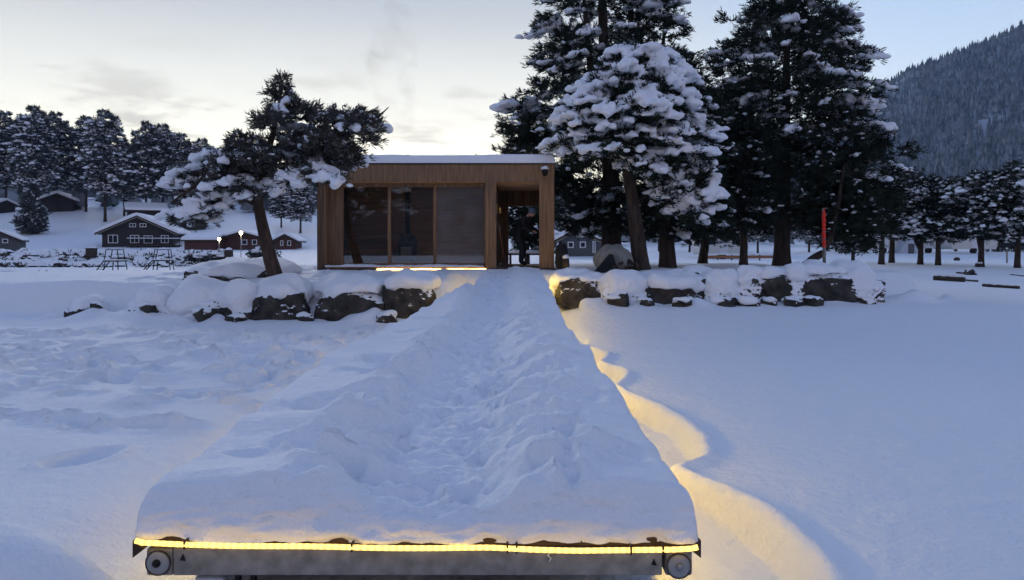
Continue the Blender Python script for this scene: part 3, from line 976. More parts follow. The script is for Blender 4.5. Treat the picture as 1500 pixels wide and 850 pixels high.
rk = random.Random(21)
for k, (px, d, w_) in enumerate([(140, 15.9, .30), (218, 15.7, .34), (300, 15.6, .42), (346, 15.55, .36), (446, 15.7, .30), (566, 15.5, .40), (905, 17.3, .50), (948, 17.2, .34), (1000, 17.1, .45), (1060, 17.2, .42), (1076, 17.5, .50), (1100, 17.2, .40),
                                 (1128, 17.3, .36), (1165, 17.2, .5), (1262, 17.6, .36), (1282, 18.0, .42), (1020, 17.9, .5), (1190, 17.2, .4), (1150, 17.9, .45)]):
    x = (px - 750) * d / F
    z = gz(x, d)
    zo = rk.uniform(-.05, .06) if d < 17.8 else .35
    p, f = rock_mesh(w_, w_ * .8, w_ * rk.uniform(.6, .95), 400 + k, 4, 12)
    root = empty('stone', (x, d, z + zo), rk.uniform(0, 3), 'small dark stone poking out of the snow between the big boulders of the banks', 'stone', 'small stones between the boulders')
    link('stone_body', npmesh('stone_body', p, [f]), M_['rock'], root)
    p, f = cap_mesh(w_ * .9, w_ * .9, w_ * .16, 500 + k, sag=.05)
    p[:, 2] += w_ * .26; p[:, 1] += w_ * .1
    link('snow_cap', npmesh('snow_cap', p, [f], smooth=True), SNOW, root)

# ------------------------------------------------------------------ cabin
YF0 = 21.0
PX = lambda px: (px - 750) * YF0 / F
PZ = lambda py: EYE + (HOR - py) * YF0 / F
CB = Vector((PX(640), YF0 + 1.6, 1.0))
cab = empty('sauna_cabin', CB, 0, 'flat roofed wooden cabin with glass front and open porch at the jetty end', 'cabin')
cl = -CB
X0, X1, XP0, XP1 = PX(464), PX(812), PX(711), PX(727)
XR0 = PX(790)
ZF, ZFB, ZT = PZ(390), PZ(266.5), PZ(241)
DEP = 3.3
rc = random.Random(9)


def boards(m, x0, x1, y0, y1, z0, z1, w=.095, gap=.005, along='x'):
    """upright boards side by side"""
    if along == 'x':
        n = max(1, round((x1 - x0) / w)); st = (x1 - x0) / n
        for k in range(n):
            j = rc.uniform(-.002, .002)
            m.box(x0 + k * st + gap / 2, x0 + (k + 1) * st - gap / 2, y0 + j, y1, z0, z1)
    else:
        n = max(1, round((y1 - y0) / w)); st = (y1 - y0) / n
        for k in range(n):
            j = rc.uniform(-.002, .002)
            m.box(x0, x1 + j, y0 + k * st + gap / 2, y0 + (k + 1) * st - gap / 2, z0, z1)


def hboards(m, x0, x1, y0, y1, z0, z1, w=.1, gap=.006):
    n = max(1, round((z1 - z0) / w)); st = (z1 - z0) / n
    for k in range(n):
        j = rc.uniform(-.002, .002)
        m.box(x0, x1, y0 + j, y1, z0 + k * st + gap / 2, z0 + (k + 1) * st - gap / 2)


m = MB(); boards(m, X0, X1, YF0, YF0 + .03, ZFB, ZT); m.box(X0 + .02, X1 - .02, YF0 + .035, YF0 + .16, ZFB + .01, ZT - .01)
m.build('fascia', M_['clad'], cab, cl)
MB().box(X0 - .02, X1 + .02, YF0 - .025, YF0 + .03, ZT + .003, ZT + .035).build('roof_edge_strip', M_['black'], cab, cl)
m = MB(); m.box(X0 - .01, X1 + .01, YF0 + .165, YF0 + DEP + .02, ZFB + .036, ZT + .03)
roof = m.build('roof', M_['dark'], cab, cl)
# snow on the roof
sx_ = np.linspace(0, 1, 90) ; sx_ = .5 - .5 * np.cos(math.pi * sx_); sy_ = .5 - .5 * np.cos(math.pi * np.linspace(0, 1, 40))
A, B = np.meshgrid(sx_, sy_)
RX = X0 - .01 + A * (X1 - X0 + .03); RY = YF0 - .03 + B * (DEP + .1)
ed = np.minimum(np.minimum(A, 1 - A) * (X1 - X0), np.minimum(B, 1 - B) * DEP)
RZ = ZT + .037 + (.22 + .025 * fbm(RX, RY, .8, 71, 3) + .03 * A) * rnd(ed, .11, 2.5)
link('roof_snow', npmesh('roof_snow', np.stack([RX, RY, RZ], -1).reshape(-1, 3), [grid_faces(*RX.shape)], smooth=True), SNOW, cab, cl)
# flue through the roof with its rain cap
fx_, fy_ = PX(583), YF0 + 1.9
m = MB(); m.tube([(fx_, fy_, ZT), (fx_, fy_, ZT + .40)], .075, 16)
ch = m.build('chimney', M_['black'], cab, cl)
m = MB(); m.lathe([(.02, .09), (.10, .06), (.20, .035), (.20, .02), (.07, .0)], (fx_, fy_, ZT + .42), 20)
m.build('chimney_cap', M_['black'], ch)
# left gable wall, back wall, partition
m = MB(); boards(m, X0, X0 + .03, YF0 + .03, YF0 + DEP, ZF - .12, ZFB + .2, along='y'); m.box(X0 + .032, X0 + .20, YF0 + .02, YF0 + DEP, ZF - .12, ZFB)
m.build('wall', M_['clad_dark'], cab, cl)
m = MB(); boards(m, X0 + .205, X0 + .24, YF0 + .02, YF0 + .44, ZF, ZFB, along='y'); boards(m, X0 + .245, PX(496), YF0 + .40, YF0 + .44, ZF, ZFB)
m.build('reveal', M_['clad'], cab, cl)
m = MB(); m.box(X0 + .2, XP1, YF0 + DEP - .12, YF0 + DEP, ZF, ZFB + .1)
hboards(m, X0 + .2, XP0, YF0 + DEP - .15, YF0 + DEP - .12, ZF, ZFB + .05, .14, .002)
m.build('wall', M_['inner'], cab, cl)
m = MB(); boards(m, XP0, XP1, YF0 + .001, YF0 + .03, ZF - .05, ZFB - .003, w=.11); boards(m, XP1 - .03, XP1, YF0 + .035, YF0 + .42, ZF, ZFB - .003, along='y'); m.box(XP0 + .02, XP1 - .035, YF0 + .035, YF0 + DEP - .16, ZF, ZFB - .003)
m.build('partition', M_['clad'], cab, cl)
# porch door in the partition, opened into the shade
m = MB(); m.box(XP1 + .002, XP1 + .05, YF0 + .75, YF0 + 1.65, ZF + .02, ZF + 2.02)
dr = m.build('door', M_['dark'], cab, cl)
MB().tube([(XP1 + .09, YF0 + .85, ZF + .9), (XP1 + .09, YF0 + .85, ZF + 1.2)], .014, 8).build('handle', M_['steel'], dr)
m = MB(); boards(m, XR0, X1, YF0 + .001, YF0 + .03, ZF - .1, ZFB - .003, w=.075); boards(m, X1 - .03, X1 + .002, YF0 + .035, YF0 + DEP, ZF - .1, ZFB + .3, along='y'); m.box(XR0 + .01, X1 - .035, YF0 + .035, YF0 + .4, ZF - .1, ZFB - .003); m.box(X1 - .16, X1 - .035, YF0 + .4, YF0 + DEP, ZF + .0, ZFB)
boards(m, X1 - .19, X1 - .162, YF0 + .4, YF0 + DEP, ZF, ZFB, along='y')
m.build('porch_post', M_['clad'], cab, cl)
m = MB()
yb0 = YF0 + DEP - .12
zl = EYE + (HOR - 302) * yb0 / F
xl_b = (745 - 750) * yb0 / F
m.box(XP1, X1 - .2, yb0, yb0 + .1, zl, ZFB + .1); m.box(XP1, xl_b, yb0, yb0 + .1, ZF, zl - .002)
boards(m, XP1, xl_b, yb0 - .03, yb0 - .002, ZF, zl); hboards(m, XP1, X1 - .2, yb0 - .03, yb0 - .002, zl + .003, ZFB)
m.build('wall', M_['clad'], cab, cl)
m = MB()
n = 14
for k in range(n):
    m.box(XP1, X1 - .19, YF0 + .17 + k * (DEP - .35) / n, YF0 + .17 + (k + 1) * (DEP - .35) / n - .006, ZFB - .02, ZFB + .005)
m.build('porch_ceiling', M_['ceil'], cab, cl)
m = MB()
n = 14
for k in range(n):
    m.box(XP0, X1 - .02, YF0 + .02 + k * (DEP - .1) / n, YF0 + .02 + (k + 1) * (DEP - .1) / n - .008, ZF - .05, ZF - .005)
m.build('porch_floor', M_['plank'], cab, cl)
m = MB(); m.box(X0 + .2, XP0, YF0 + .45, YF0 + DEP - .16, ZF - .05, ZF)
m.build('floor', M_['inner'], cab, cl)
m = MB(); m.box(X0 + .2, XP0, YF0 + .17, YF0 + DEP - .16, ZFB - .0, ZFB + .03)
m.build('ceiling', M_['ceil'], cab, cl)
m = MB(); m.box(X0 + .02, X1 - .02, YF0 + .12, YF0 + DEP, ZF - .22, ZF - .06); m.box(X0 + .05, XP0, YF0 - .06, YF0 + .11, ZF - .155, ZF - .062); m.box(XP1, X1 + .05, YF0 - .02, YF0 + .11, ZF - .13, ZF - .052)
m.build('sill_beam', M_['dark'], cab, cl)
# window sill with a ribbon of snow
MB().box(X0 + .25, XP0 - .003, YF0 - .07, YF0 + .42, ZF - .058, ZF - .02).build('window_sill', M_['clad'], cab, cl)
a_ = np.linspace(X0 + .25, XP0 - .05, 220); b_ = np.linspace(0, 1, 14)
A, B = np.meshgrid(a_, b_)
sz = (.055 + .03 * n2(A, A * 0, 2.2, 81) + .015 * n2(A, A * 0, 9, 82)) * rnd(np.minimum(B, 1 - B * .6), .3, 2.2)
link('sill_snow', npmesh('sill_snow', np.stack([A, YF0 - .075 + .40 * B + .01 * n2(A, B, 5, 3), ZF - .0195 + np.maximum(sz, 0)], -1).reshape(-1, 3), [grid_faces(*A.shape)], smooth=True), SNOW, cab, cl)
# windows
YG = YF0 + .42
zw0, zw1 = ZF + .03, PZ(270)
MB().box(PX(496), XP0, YF0 + .38, YF0 + .46, zw1, ZFB - .004).build('window_header', M_['clad'], cab, cl)
for xa, xb, gm, lab in ((PX(496), PX(567), GLASS, None), (PX(567), PX(635), GLASS, None), (PX(635), XP0 - .004, GLASS_F, 'misted window next to the porch')):
    f_ = MB(); t = .045
    f_.box(xa, xa + t, YG - .04, YG + .04, zw0, zw1 - .003); f_.box(xb - t, xb - .003, YG - .04, YG + .04, zw0, zw1 - .003)
    f_.box(xa + t, xb - t, YG - .04, YG + .04, zw0, zw0 + t); f_.box(xa + t, xb - t, YG - .04, YG + .04, zw1 - .003 - t, zw1 - .003)
    w = f_.build('window', M_['clad'], cab, cl)
    if lab: w['label'] = lab
    MB().box(xa + t + .001, xb - t - .001, YG - .004, YG + .004, zw0 + t + .001, zw1 - t - .004).build('pane', gm, w)
# inside: benches on two levels
m = MB()
for (yy0, zz) in ((YF0 + 2.4, ZF + .95), (YF0 + 1.8, ZF + .5)):
    for k in range(5):
        m.box(X0 + .3, PX(560), yy0 + k * .11, yy0 + k * .11 + .095, zz - .03, zz)
    m.box(X0 + .3, PX(560), yy0 + .01, yy0 + .04, zz - .16, zz - .032)
m.box(X0 + .35, X0 + .43, YF0 + 2.0, YF0 + 2.08, ZF, ZF + .33); m.box(PX(552), PX(558), YF0 + 2.0, YF0 + 2.08, ZF, ZF + .33)
m.build('bench', M_['ceil'], cab, cl)
# outside wall lamp, unlit, with snow
lx = PX(798)
m = MB(); m.box(lx - .05, lx + .05, YF0 - .03, YF0 - .002, PZ(258), PZ(248), bev=.006); m.lathe([(.01, -.14), (.07, -.13), (.085, -.02), (.09, 0), (.06, .03)], (lx, YF0 - .12, PZ(250)), 18)
wl_ = m.build('wall_lamp', M_['black'], cab, cl)
v, f = blobs([(lx, YF0 - .11, PZ(250) + .03)], [(.11, .10, .09)], [0], 3, .2, 1.5, 4, .2)
link('lamp_snow', npmesh('lamp_snow', v, [f], smooth=True), SNOW, wl_)
# small copper lantern on the partition inside the porch
m = MB(); m.box(XP1 + .004, XP1 + .02, YF0 + .45, YF0 + .55, PZ(312), PZ(297)); m.lathe([(.012, -.16), (.05, -.13), (.06, -.02), (.035, .04), (.01, .06)], (XP1 + .09, YF0 + .5, PZ(304)), 14)
m.build('porch_lantern', M_['brass'], cab, cl)
# strip of light under the sill
pts = [(x, YF0 - .085, ZF - .085 + .004 * math.sin(x * 7)) for x in np.arange(PX(553), PX(714), .06)]
MB().tube(pts, .017, 6).build('rope_light', LED_SAUNA, cab, cl)

# stove inside the cabin
sxp = PX(583)
stv = empty('stove', (sxp, YF0 + 1.9, ZF), 0, 'black sauna stove with a straight flue behind the middle window', 'stove')
m = MB(); m.box(-.26, .26, -.26, .26, .10, .75, bev=.02)
m.build('body', M_['black'], stv)
MB().box(-.17, .17, -.275, -.262, .25, .55, bev=.005).build('door', M_['steel'], stv)
v, f = blobs([(rc.uniform(-.2, .2), rc.uniform(-.2, .2), .78 + rc.uniform(0, .1)) for k in range(26)], [(.07, .06, .06)] * 26, [rc.uniform(0, 3) for k in range(26)], 2, .4, 1.5, 3, 1)
link('stones', npmesh('stones', v, [f]), M_['greyhouse'], stv)
MB().tube([(0, .1, .75), (0, .1, ZFB - ZF)], .075, 14).build('flue', M_['black'], stv)
m = MB()
for sx in (-.2, .2):
    for sy in (-.2, .2): m.box(sx - .02, sx + .02, sy - .02, sy + .02, 0, .10)
m.build('foot', M_['black'], stv)

# broom leaning in the porch
br = empty('broom', (PX(738), YF0 + .5, ZF), 0, 'red brown broom leaning against the porch partition', 'broom')
MB().tube([(.02, 0, .22), (-.20, .05, 1.30)], .014, 8).build('handle', M_['broomwood'], br)
m = MB(); m.prism([(-.09, 0), (.13, 0), (.06, .24), (-.01, .24)], -.04, .04); m.build('brush', M_['bristle'], br)
# bench seen through the porch, covered in snow
bd = 26.3
bx0, bx1 = (741 - 750) * bd / F, (800 - 750) * bd / F
bz = gz((bx0 + bx1) / 2, bd)
bn = empty('picnic_bench', ((bx0 + bx1) / 2, bd, bz), 0, 'dark snowy bench standing behind the porch opening', 'bench')
w2 = (bx1 - bx0) / 2
m = MB(); m.box(-w2, w2, -.2, .2, .36, .42); m.build('seat', M_['dark'], bn)
for sx in (-w2 + .12, w2 - .2):
    m = MB(); m.box(sx, sx + .08, -.18, .18, -.1, .358); m.build('leg', M_['dark'], bn)
v, f = blobs([(0, 0, .42)], [(w2 * .9, .22, .12)], [0], 3, .15, 1.5, 4, .05)
link('snow_load', npmesh('snow_load', v, [f], smooth=True), SNOW, bn)

# ------------------------------------------------------------------ person
def make_person():
    fw = Vector((.86, -.51, 0)); sd = Vector((.51, .86, 0))
    base = Vector(((764 - 750) * 21.9 / F, 21.9, ZF - .005))
    root = empty('person', base, 0, 'person in black winter clothes and blue knitted hat bending in the porch', 'person')
    J = {'pel': (-.12, 0, .90, .135), 'sp': (-.02, 0, 1.10, .15), 'ch': (.13, 0, 1.32, .165), 'nk': (.25, 0, 1.45, .066), 'hd': (.33, 0, 1.52, .098), 'tp': (.39, 0, 1.60, .088),
         'chin': (.43, 0, 1.46, .05), 'nose': (.475, 0, 1.53, .022)}
    E = [('pel', 'sp'), ('sp', 'ch'), ('ch', 'nk'), ('nk', 'hd'), ('hd', 'tp'), ('hd', 'chin'), ('hd', 'nose')]
    for s, n, kx, ax in ((1, 'l', .00, -.10), (-1, 'r', .10, .06)):
        J['hip' + n] = (-.12, s * .10, .84, .135); J['kn' + n] = (kx, s * .13, .49, .098); J['an' + n] = (ax, s * .14, .10, .078); J['to' + n] = (ax + .19, s * .16, .05, .05)
        J['sh' + n] = (.13, s * .20, 1.37, .082); J['el' + n] = (.22, s * .27, 1.09, .062); J['wr' + n] = (.44, s * .19, 1.00, .042); J['pa' + n] = (.52, s * .175, .985, .038)
        E += [('pel', 'hip' + n), ('hip' + n, 'kn' + n), ('kn' + n, 'an' + n), ('an' + n, 'to' + n), ('ch', 'sh' + n), ('sh' + n, 'el' + n), ('el' + n, 'wr' + n), ('wr' + n, 'pa' + n)]
        for q in range(4):
            o = (q - 1.5) * .022; ln = (.035, .042, .038, .03)[q]
            J['f%d' % q + n] = (.555 + ln * .5, s * .175 + o, .975, .0105); J['g%d' % q + n] = (.565 + ln * .9, s * .175 + o, .945, .009)
            E += [('pa' + n, 'f%d' % q + n), ('f%d' % q + n, 'g%d' % q + n)]
        J['th' + n] = (.53, s * .175 - s * .05, .965, .012); J['ti' + n] = (.56, s * .175 - s * .06, .945, .010)
        E += [('pa' + n, 'th' + n), ('th' + n, 'ti' + n)]
    keys = list(J); idx = {k: i for i, k in enumerate(keys)}
    me = bpy.data.meshes.new('body')
    me.from_pydata([tuple(fw * J[k][0] + sd * J[k][1] + Vector((0, 0, J[k][2]))) for k in keys], [(idx[a], idx[b]) for a, b in E], [])
    o = bpy.data.objects.new('body', me); COL.objects.link(o)
    sm = o.modifiers.new('skin', 'SKIN')
    for i, k in enumerate(keys):
        sv = me.skin_vertices[0].data[i]; sv.radius = (J[k][3], J[k][3]); sv.use_root = (k == 'pel')
    sub = o.modifiers.new('sub', 'SUBSURF'); sub.levels = 2; sub.render_levels = 2
    dg = bpy.context.evaluated_depsgraph_get(); dg.update()
    me2 = bpy.data.meshes.new_from_object(o.evaluated_get(dg))
    bpy.data.objects.remove(o)
    me2.materials.clear()
    for k in ('jacket', 'trousers', 'skin', 'black'): me2.materials.append(M_[k])
    for p in me2.polygons:
        c = p.center; fx_ = c.dot(fw)
        p.use_smooth = True
        p.material_index = 2 if (c.z > 1.44 and fx_ > .22) or (fx_ > .50 and .9 < c.z < 1.05) else (3 if c.z < .13 else (1 if c.z < .86 else 0))
    b = bpy.data.objects.new('body', me2); COL.objects.link(b); b.parent = root
    # knitted hat
    hc = fw * .355 + Vector((0, 0, 1.575))
    v0, f0 = ICO[3]
    keep = v0.copy()
    keep[:, 2] = np.maximum(keep[:, 2], -.25)
    q = keep * np.array([.118, .108, .125])
    tl = R(22)
    pts = [hc + fw * (x * math.cos(tl) + z * math.sin(tl)) + sd * y + Vector((0, 0, -x * math.sin(tl) + z * math.cos(tl))) for x, y, z in q]
    link('hat', npmesh('hat', [tuple(p) for p in pts], [f0], smooth=True), M_['hat'], root)
    for s in (-1, 1):
        v, f = blobs([fw * .447 + sd * (s * .035) + Vector((0, 0, 1.535))], [(.011, .011, .011)], [0], 2, 0, 1, 1, 1)
        link('eye', npmesh('eye', v, [f], smooth=True), M_['black'], root)
    return root


make_person()

# ------------------------------------------------------------------ big trees
def at(px, d):
    x = (px - 750) * d / F
    return (x, d, gz(x, d) - .05)


b = at(405, 16.8); d = 16.8
pine('leaning_pine', 'small crooked pine leaning left over the boulders, left of the cabin', 'pine', b,
     trunk_px([(406, 416, 0), (398, 385, 0), (386, 340, .05), (376, 296, .1), (384, 250, .12), (396, 200, .15), (404, 160, .15), (411, 118, .15)], d, b), .17, .02,
     env_px([(118, 400, 424), (150, 394, 430), (168, 388, 548), (190, 335, 572), (215, 305, 570), (240, 285, 520), (262, 268, 480), (285, 262, 400), (305, 258, 340), (325, 256, 315)], d, b, .62),
     205, (.20, .36), (.17, .024), 8, 7, dict(main=.12, hiz=3.2, size=1.0, thick=.5, lumps=11, lsz=(.26, .46), twig=.9, tsize=.19), 31, needle='needle_dusty',
     extra=[((P(q0, q1, dd)[0] - b[0], dd - b[1], P(q0, q1, dd)[2] - b[2]), sz_) for q0, q1, dd, sz_ in ((415, 262, 16.0, .36), (440, 258, 15.9, .40), (465, 262, 15.9, .40), (488, 268, 16.0, .34), (318, 228, 16.2, .32), (298, 246, 16.4, .32), (322, 270, 16.0, .34), (304, 290, 16.2, .34), (348, 264, 16.0, .30), (284, 322, 16.3, .28), (298, 308, 16.1, .30), (282, 268, 16.6, .26), (362, 285, 16.1, .28), (515, 180, 16.7, .30), (545, 185, 16.8, .26))], outer=.5, snow_sub=2, vox=.035, bark='bark_red', droop=.2,
     extra_trunks=[(trunk_px([(384, 250, .12), (430, 215, -.1), (500, 190, 0), (545, 178, .1), (568, 156, .1)], d, b), [.07, .055, .04, .025, .012]),
                   (trunk_px([(377, 300, .1), (340, 280, -.3), (300, 275, -.5), (268, 300, -.6)], d, b), [.075, .06, .045, .02])])

d = 21.0; b = at(938, d)
pine('snow_laden_pine', 'white laden pine with heavy snow cushions, right of the porch', 'pine', b,
     trunk_px([(940, 400, 0), (934, 350, 0), (926, 290, 0), (917, 235, .1), (922, 160, .1), (932, 78, .1)], d, b), .24, .03,
     env_px([(68, 915, 950), (92, 880, 985), (120, 855, 1000), (155, 828, 1015), (190, 806, 1025), (225, 812, 1034), (242, 880, 1038), (268, 948, 1040), (298, 956, 1038), (316, 970, 1030)], d, b, .75),
     250, (.30, .52), (.20, .030), 9, 7, dict(main=.92, hiz=.7, size=1.08, thick=.50, lumps=15, lsz=(.18, .36), twig=.5, tsize=.22, lift=.18), 32, outer=.42, front=.35, snow_sub=2, vox=.045, droop=.45, bark='bark')

d = 23.5; b = at(978, d)
pine('pine_tree', 'dark pine with the thick straight trunk, just right of the white laden pine', 'pine', b,
     trunk_px([(978, 398, 0), (977, 330, 0), (979, 250, 0), (983, 160, 0), (985, 100, 0)], d, b), .27, .05,
     env_px([(85, 965, 1010), (115, 955, 1035), (160, 940, 1055), (220, 930, 1068), (280, 920, 1072), (325, 925, 1070), (345, 940, 1060)], d, b, .75),
     210, (.36, .62), (.20, .032), 9, 7, dict(main=.28, size=.7, thick=.42, lumps=7, twig=.30, tsize=.18, hiz=.5), 33, outer=.45, droop=.35, vox=.05)

d = 28.0; b = at(895, d)
pine('tall_pine', 'tallest dark many stemmed pine behind the cabin porch', 'pine', b,
     trunk_px([(895, 388, 0), (896, 330, 0), (893, 200, 0), (884, 60, 0), (880, -90, 0)], d, b), .38, .10,
     env_px([(-110, 830, 950), (-40, 795, 985), (30, 785, 1003), (75, 795, 995), (110, 758, 1005), (150, 738, 1020), (195, 720, 1030), (225, 708, 1035), (255, 715, 1035), (275, 770, 1035), (300, 795, 1035), (340, 830, 1010)], d, b, .72),
     560, (.40, .70), (.24, .034), 8, 8, dict(main=.40, size=.8, thick=.40, lumps=11, twig=.34, tsize=.21, hiz=.35), 34, outer=.42, droop=.3, vox=.055,
     bias=([-9, 2, 7, 9.5, 12, 16], [1, 1, 1, .75, .55, .6]),
     extra_trunks=[(trunk_px([(897, 230, .2), (915, 150, .4), (925, 60, .4), (930, -60, .4)], d, b), [.2, .16, .12, .07]),
                   (trunk_px([(893, 240, -.3), (868, 150, -.5), (858, 60, -.5), (850, -40, -.5)], d, b), [.18, .14, .1, .05]),
                   (trunk_px([(900, 260, .5), (950, 170, .8), (975, 80, .8), (985, -10, .8)], d, b), [.16, .12, .08, .04])])

d = 27.0; b = at(1146, d)
pine('broad_pine', 'broad dark pine with a straight black trunk, centre of the right bank behind the boulders', 'pine', b,
     trunk_px([(1145, 390, 0), (1146, 340, 0), (1150, 200, 0), (1152, 100, 0), (1156, -20, 0)], d, b), .29, .06,
     env_px([(-35, 1125, 1185), (0, 1098, 1222), (38, 1052, 1262), (72, 1036, 1274), (108, 1022, 1288), (150, 1012, 1292), (200, 1008, 1308), (250, 1030, 1318), (300, 1045, 1325), (335, 1065, 1310)], d, b, .75),
     520, (.42, .72), (.23, .033), 8, 8, dict(main=.40, size=.8, thick=.40, lumps=11, twig=.24, tsize=.20, hiz=.05), 45, outer=.42, droop=.3, vox=.055)

d = 26.0; b = at(1088, d)
pine('pine_tree', 'slim pine with a thin trunk half hidden, left of the broad pine', 'pine', b,
     trunk_px([(1089, 390, 0), (1090, 330, 0), (1086, 260, 0), (1080, 150, 0)], d, b), .14, .04,
     env_px([(130, 1060, 1105), (180, 1040, 1130), (240, 1035, 1140), (300, 1045, 1135), (340, 1055, 1125)], d, b, .8),
     120, (.4, .65), (.21, .032), 9, 7, dict(main=.2, size=.6, thick=.4, lumps=6, twig=.22, tsize=.18), 36, droop=.3)

d = 32.0; b = at(1030, d)
pine('pine_tree', 'pine with a slanting trunk seen between the white laden pine and the broad pine', 'pine', b,
     trunk_px([(1029, 388, 0), (1034, 340, 0), (1042, 290, 0), (1046, 190, 0)], d, b), .2, .05,
     env_px([(190, 1030, 1062), (230, 1005, 1085), (280, 995, 1095), (325, 1000, 1090), (350, 1010, 1080)], d, b, .8),
     120, (.45, .75), (.23, .036), 9, 7, dict(main=.25, size=.6, thick=.4, lumps=6, twig=.30, tsize=.2), 37, droop=.35)

d = 25.0; b = at(1182, d)
pine('bent_pine', 'young pine with a bent low trunk rising beside the red wrapped pole', 'pine', b,
     trunk_px([(1180, 390, 0), (1192, 378, 0), (1206, 371, 0), (1216, 350, 0), (1228, 300, 0), (1236, 240, 0)], d, b), .14, .03,
     env_px([(225, 1215, 1255), (260, 1190, 1290), (300, 1185, 1305), (340, 1200, 1300), (362, 1215, 1290)], d, b, .7, .6),
     130, (.38, .6), (.2, .032), 9, 7, dict(main=.08, size=.55, thick=.4, lumps=5, twig=.2, tsize=.18), 38, droop=.3)

d = 31.0; b = at(772, d)
pine('pine_tree', 'dark bushy pine seen through the open porch behind the bending person', 'pine', b,
     trunk_px([(772, 392, 0), (772, 340, 0), (774, 280, 0)], d, b), .12, .03,
     env_px([(262, 765, 785), (300, 742, 806), (340, 738, 812), (372, 742, 808)], d, b, .8),
     50, (.36, .55), (.22, .036), 9, 7, dict(main=.2, size=.6, thick=.4, lumps=5, twig=.25, tsize=.2), 39, droop=.3)

# mid-distance pines on the right beach: two kinds built, the others copied
def proto(name, seed, h, kind):
    if kind == 'umbrella':
        env = [(h * .30, .2, 0, h * .20, h * .2), (h * .42, 0, 0, h * .33, h * .3), (h * .58, .1, 0, h * .36, h * .34), (h * .75, -.1, 0, h * .30, h * .3), (h * .9, 0, 0, h * .2, h * .2), (h * 1.0, 0, 0, h * .07, h * .07)]
    elif kind == 'tall':
        env = [(h * .26, 0, 0, h * .10, h * .10), (h * .40, .2, 0, h * .16, h * .16), (h * .60, 0, 0, h * .18, h * .18), (h * .80, -.1, 0, h * .15, h * .15), (h * .93, 0, 0, h * .09, h * .09), (h * 1.0, 0, 0, h * .03, h * .03)]
    else:
        env = [(h * .08, 0, 0, h * .26, h * .26), (h * .3, 0, 0, h * .26, h * .26), (h * .55, 0, 0, h * .19, h * .19), (h * .8, 0, 0, h * .10, h * .10), (h * 1.0, 0, 0, h * .02, h * .02)]
    return env


MID = [
    # px, d, top py, prototype, label
    (1291, 46, 250, 0, 'leftmost large frosted beach pine, just beyond the end boulder of the right bank'),
    (1306, 49, 235, 1, 'slim frosted pine directly right of the one beyond the end boulder'),
    (1348, 46, 258, 2, 'rounded frosted pine, third trunk along the right beach'),
    (1374, 45, 262, 0, 'low frosted pine with a short trunk, left of the forked pine on the beach'),
    (1437, 43, 252, 2, 'forked frosted pine with the thickest trunk on the right beach'),
    (1490, 42, 238, 1, 'frosted pine at the right edge of the photo'),
    (1250, 40, 300, 0, 'small frosted pine behind the snow plastered end boulder'),
]
kinds = [('umbrella', 6.5, 61), ('umbrella', 7.5, 62), ('umbrella', 6.5, 63)]
protos = []
for (px, d, ty, pi, lab) in MID:
    b = at(px, d)
    hgt_ = EYE - (ty - HOR) * d / F - b[2]
    if pi >= len(protos) or protos[pi] is None:
        while len(protos) <= pi: protos.append(None)
        kd, h, sd_ = kinds[pi]
        env = proto('', sd_, h, kd)
        tr = [(0, 0, 0), (.05, 0, h * .3), (-.1, .05, h * .6), (0, 0, h * .97)]
        ex = [([(0, 0, h * .16), (-.5, 0, h * .32), (-1.2, .2, h * .5)], [.11, .09, .04])] if pi == 2 else ()
        r = pine('beach_pine', lab, 'pine', b, tr, .20, .04, env, 130, (.5, .85), (.30, .050), 7, 6, dict(main=.5, size=.75, thick=.38, lumps=6, twig=.5, tsize=.22), sd_, needle='needle', snow_sub=2, droop=.35, group='frosted pines along the right beach', extra_trunks=ex)
        protos[pi] = (r, h)
        r.scale = (hgt_ / h,) * 3
    else:
        r, h = protos[pi]
        copy_thing(r, b, px * .7, hgt_ / h, lab)

# forest on the left hillside and dark pines behind: three kinds
FAR = [
    (8, 150, 165, 0, 'tall pine at the left edge of the hillside wood'),
    (50, 138, 158, 1, 'tall snow streaked pine above the low dark barn, second crown from the left edge'),
    (82, 146, 166, 0, 'tall pine between the barn and the white streaked pine'),
    (47, 116, 272, 2, 'short young pine standing free on the open slope above the lake'),
    (126, 146, 172, 0, 'tall pine left of the whitest hillside crown'),
    (154, 134, 164, 1, 'whitest tall pine of the hillside wood, above the left roof of the dark gabled house'),
    (182, 142, 205, 0, 'lower dark pine between the two tall crowns above the dark gabled house'),
    (214, 138, 180, 0, 'tall pine right above the ridge of the dark gabled house'),
    (238, 142, 184, 1, 'tall pine to the right of the dark gabled house, beside the hidden cabin roof'),
    (266, 140, 197, 0, 'hillside pine whose crown touches the leaning pine on its left'),
    (296, 140, 205, 1, 'hillside pine partly behind the left branches of the leaning pine'),
    (440, 118, 262, 1, 'snowy pine showing between the leaning trunk and the cabin'),
    (412, 124, 268, 0, 'dark pine just right of the leaning trunk, far behind the cottages'),
    (845, 95, 285, 0, 'far dark pine behind the tall pine, left of its trunk'),
    (1010, 80, 285, 1, 'far speckled pine above the small gabled hut'),
    (1062, 85, 300, 1, 'far speckled pine right of the small gabled hut'),
    (1110, 75, 290, 0, 'far pine seen just left of the broad pine trunk'),
    (1185, 80, 290, 1, 'far pine seen just right of the broad pine trunk'),
    (1225, 85, 285, 0, 'far pine behind the red wrapped pole'),
    (1268, 78, 262, 1, 'far pine left of the frosted beach pines'),
    (1330, 85, 268, 0, 'far pine behind the pale awning'),
    (1400, 88, 260, 1, 'far pine behind the caravans'),
    (1462, 84, 255, 0, 'far pine behind the long dark hedge'),
    (965, 92, 292, 0, 'far dark pine between the two thick trunks'),
]
kinds = [('tall', 20, 71), ('tall', 20, 72), ('young', 7, 73)]
protos = []
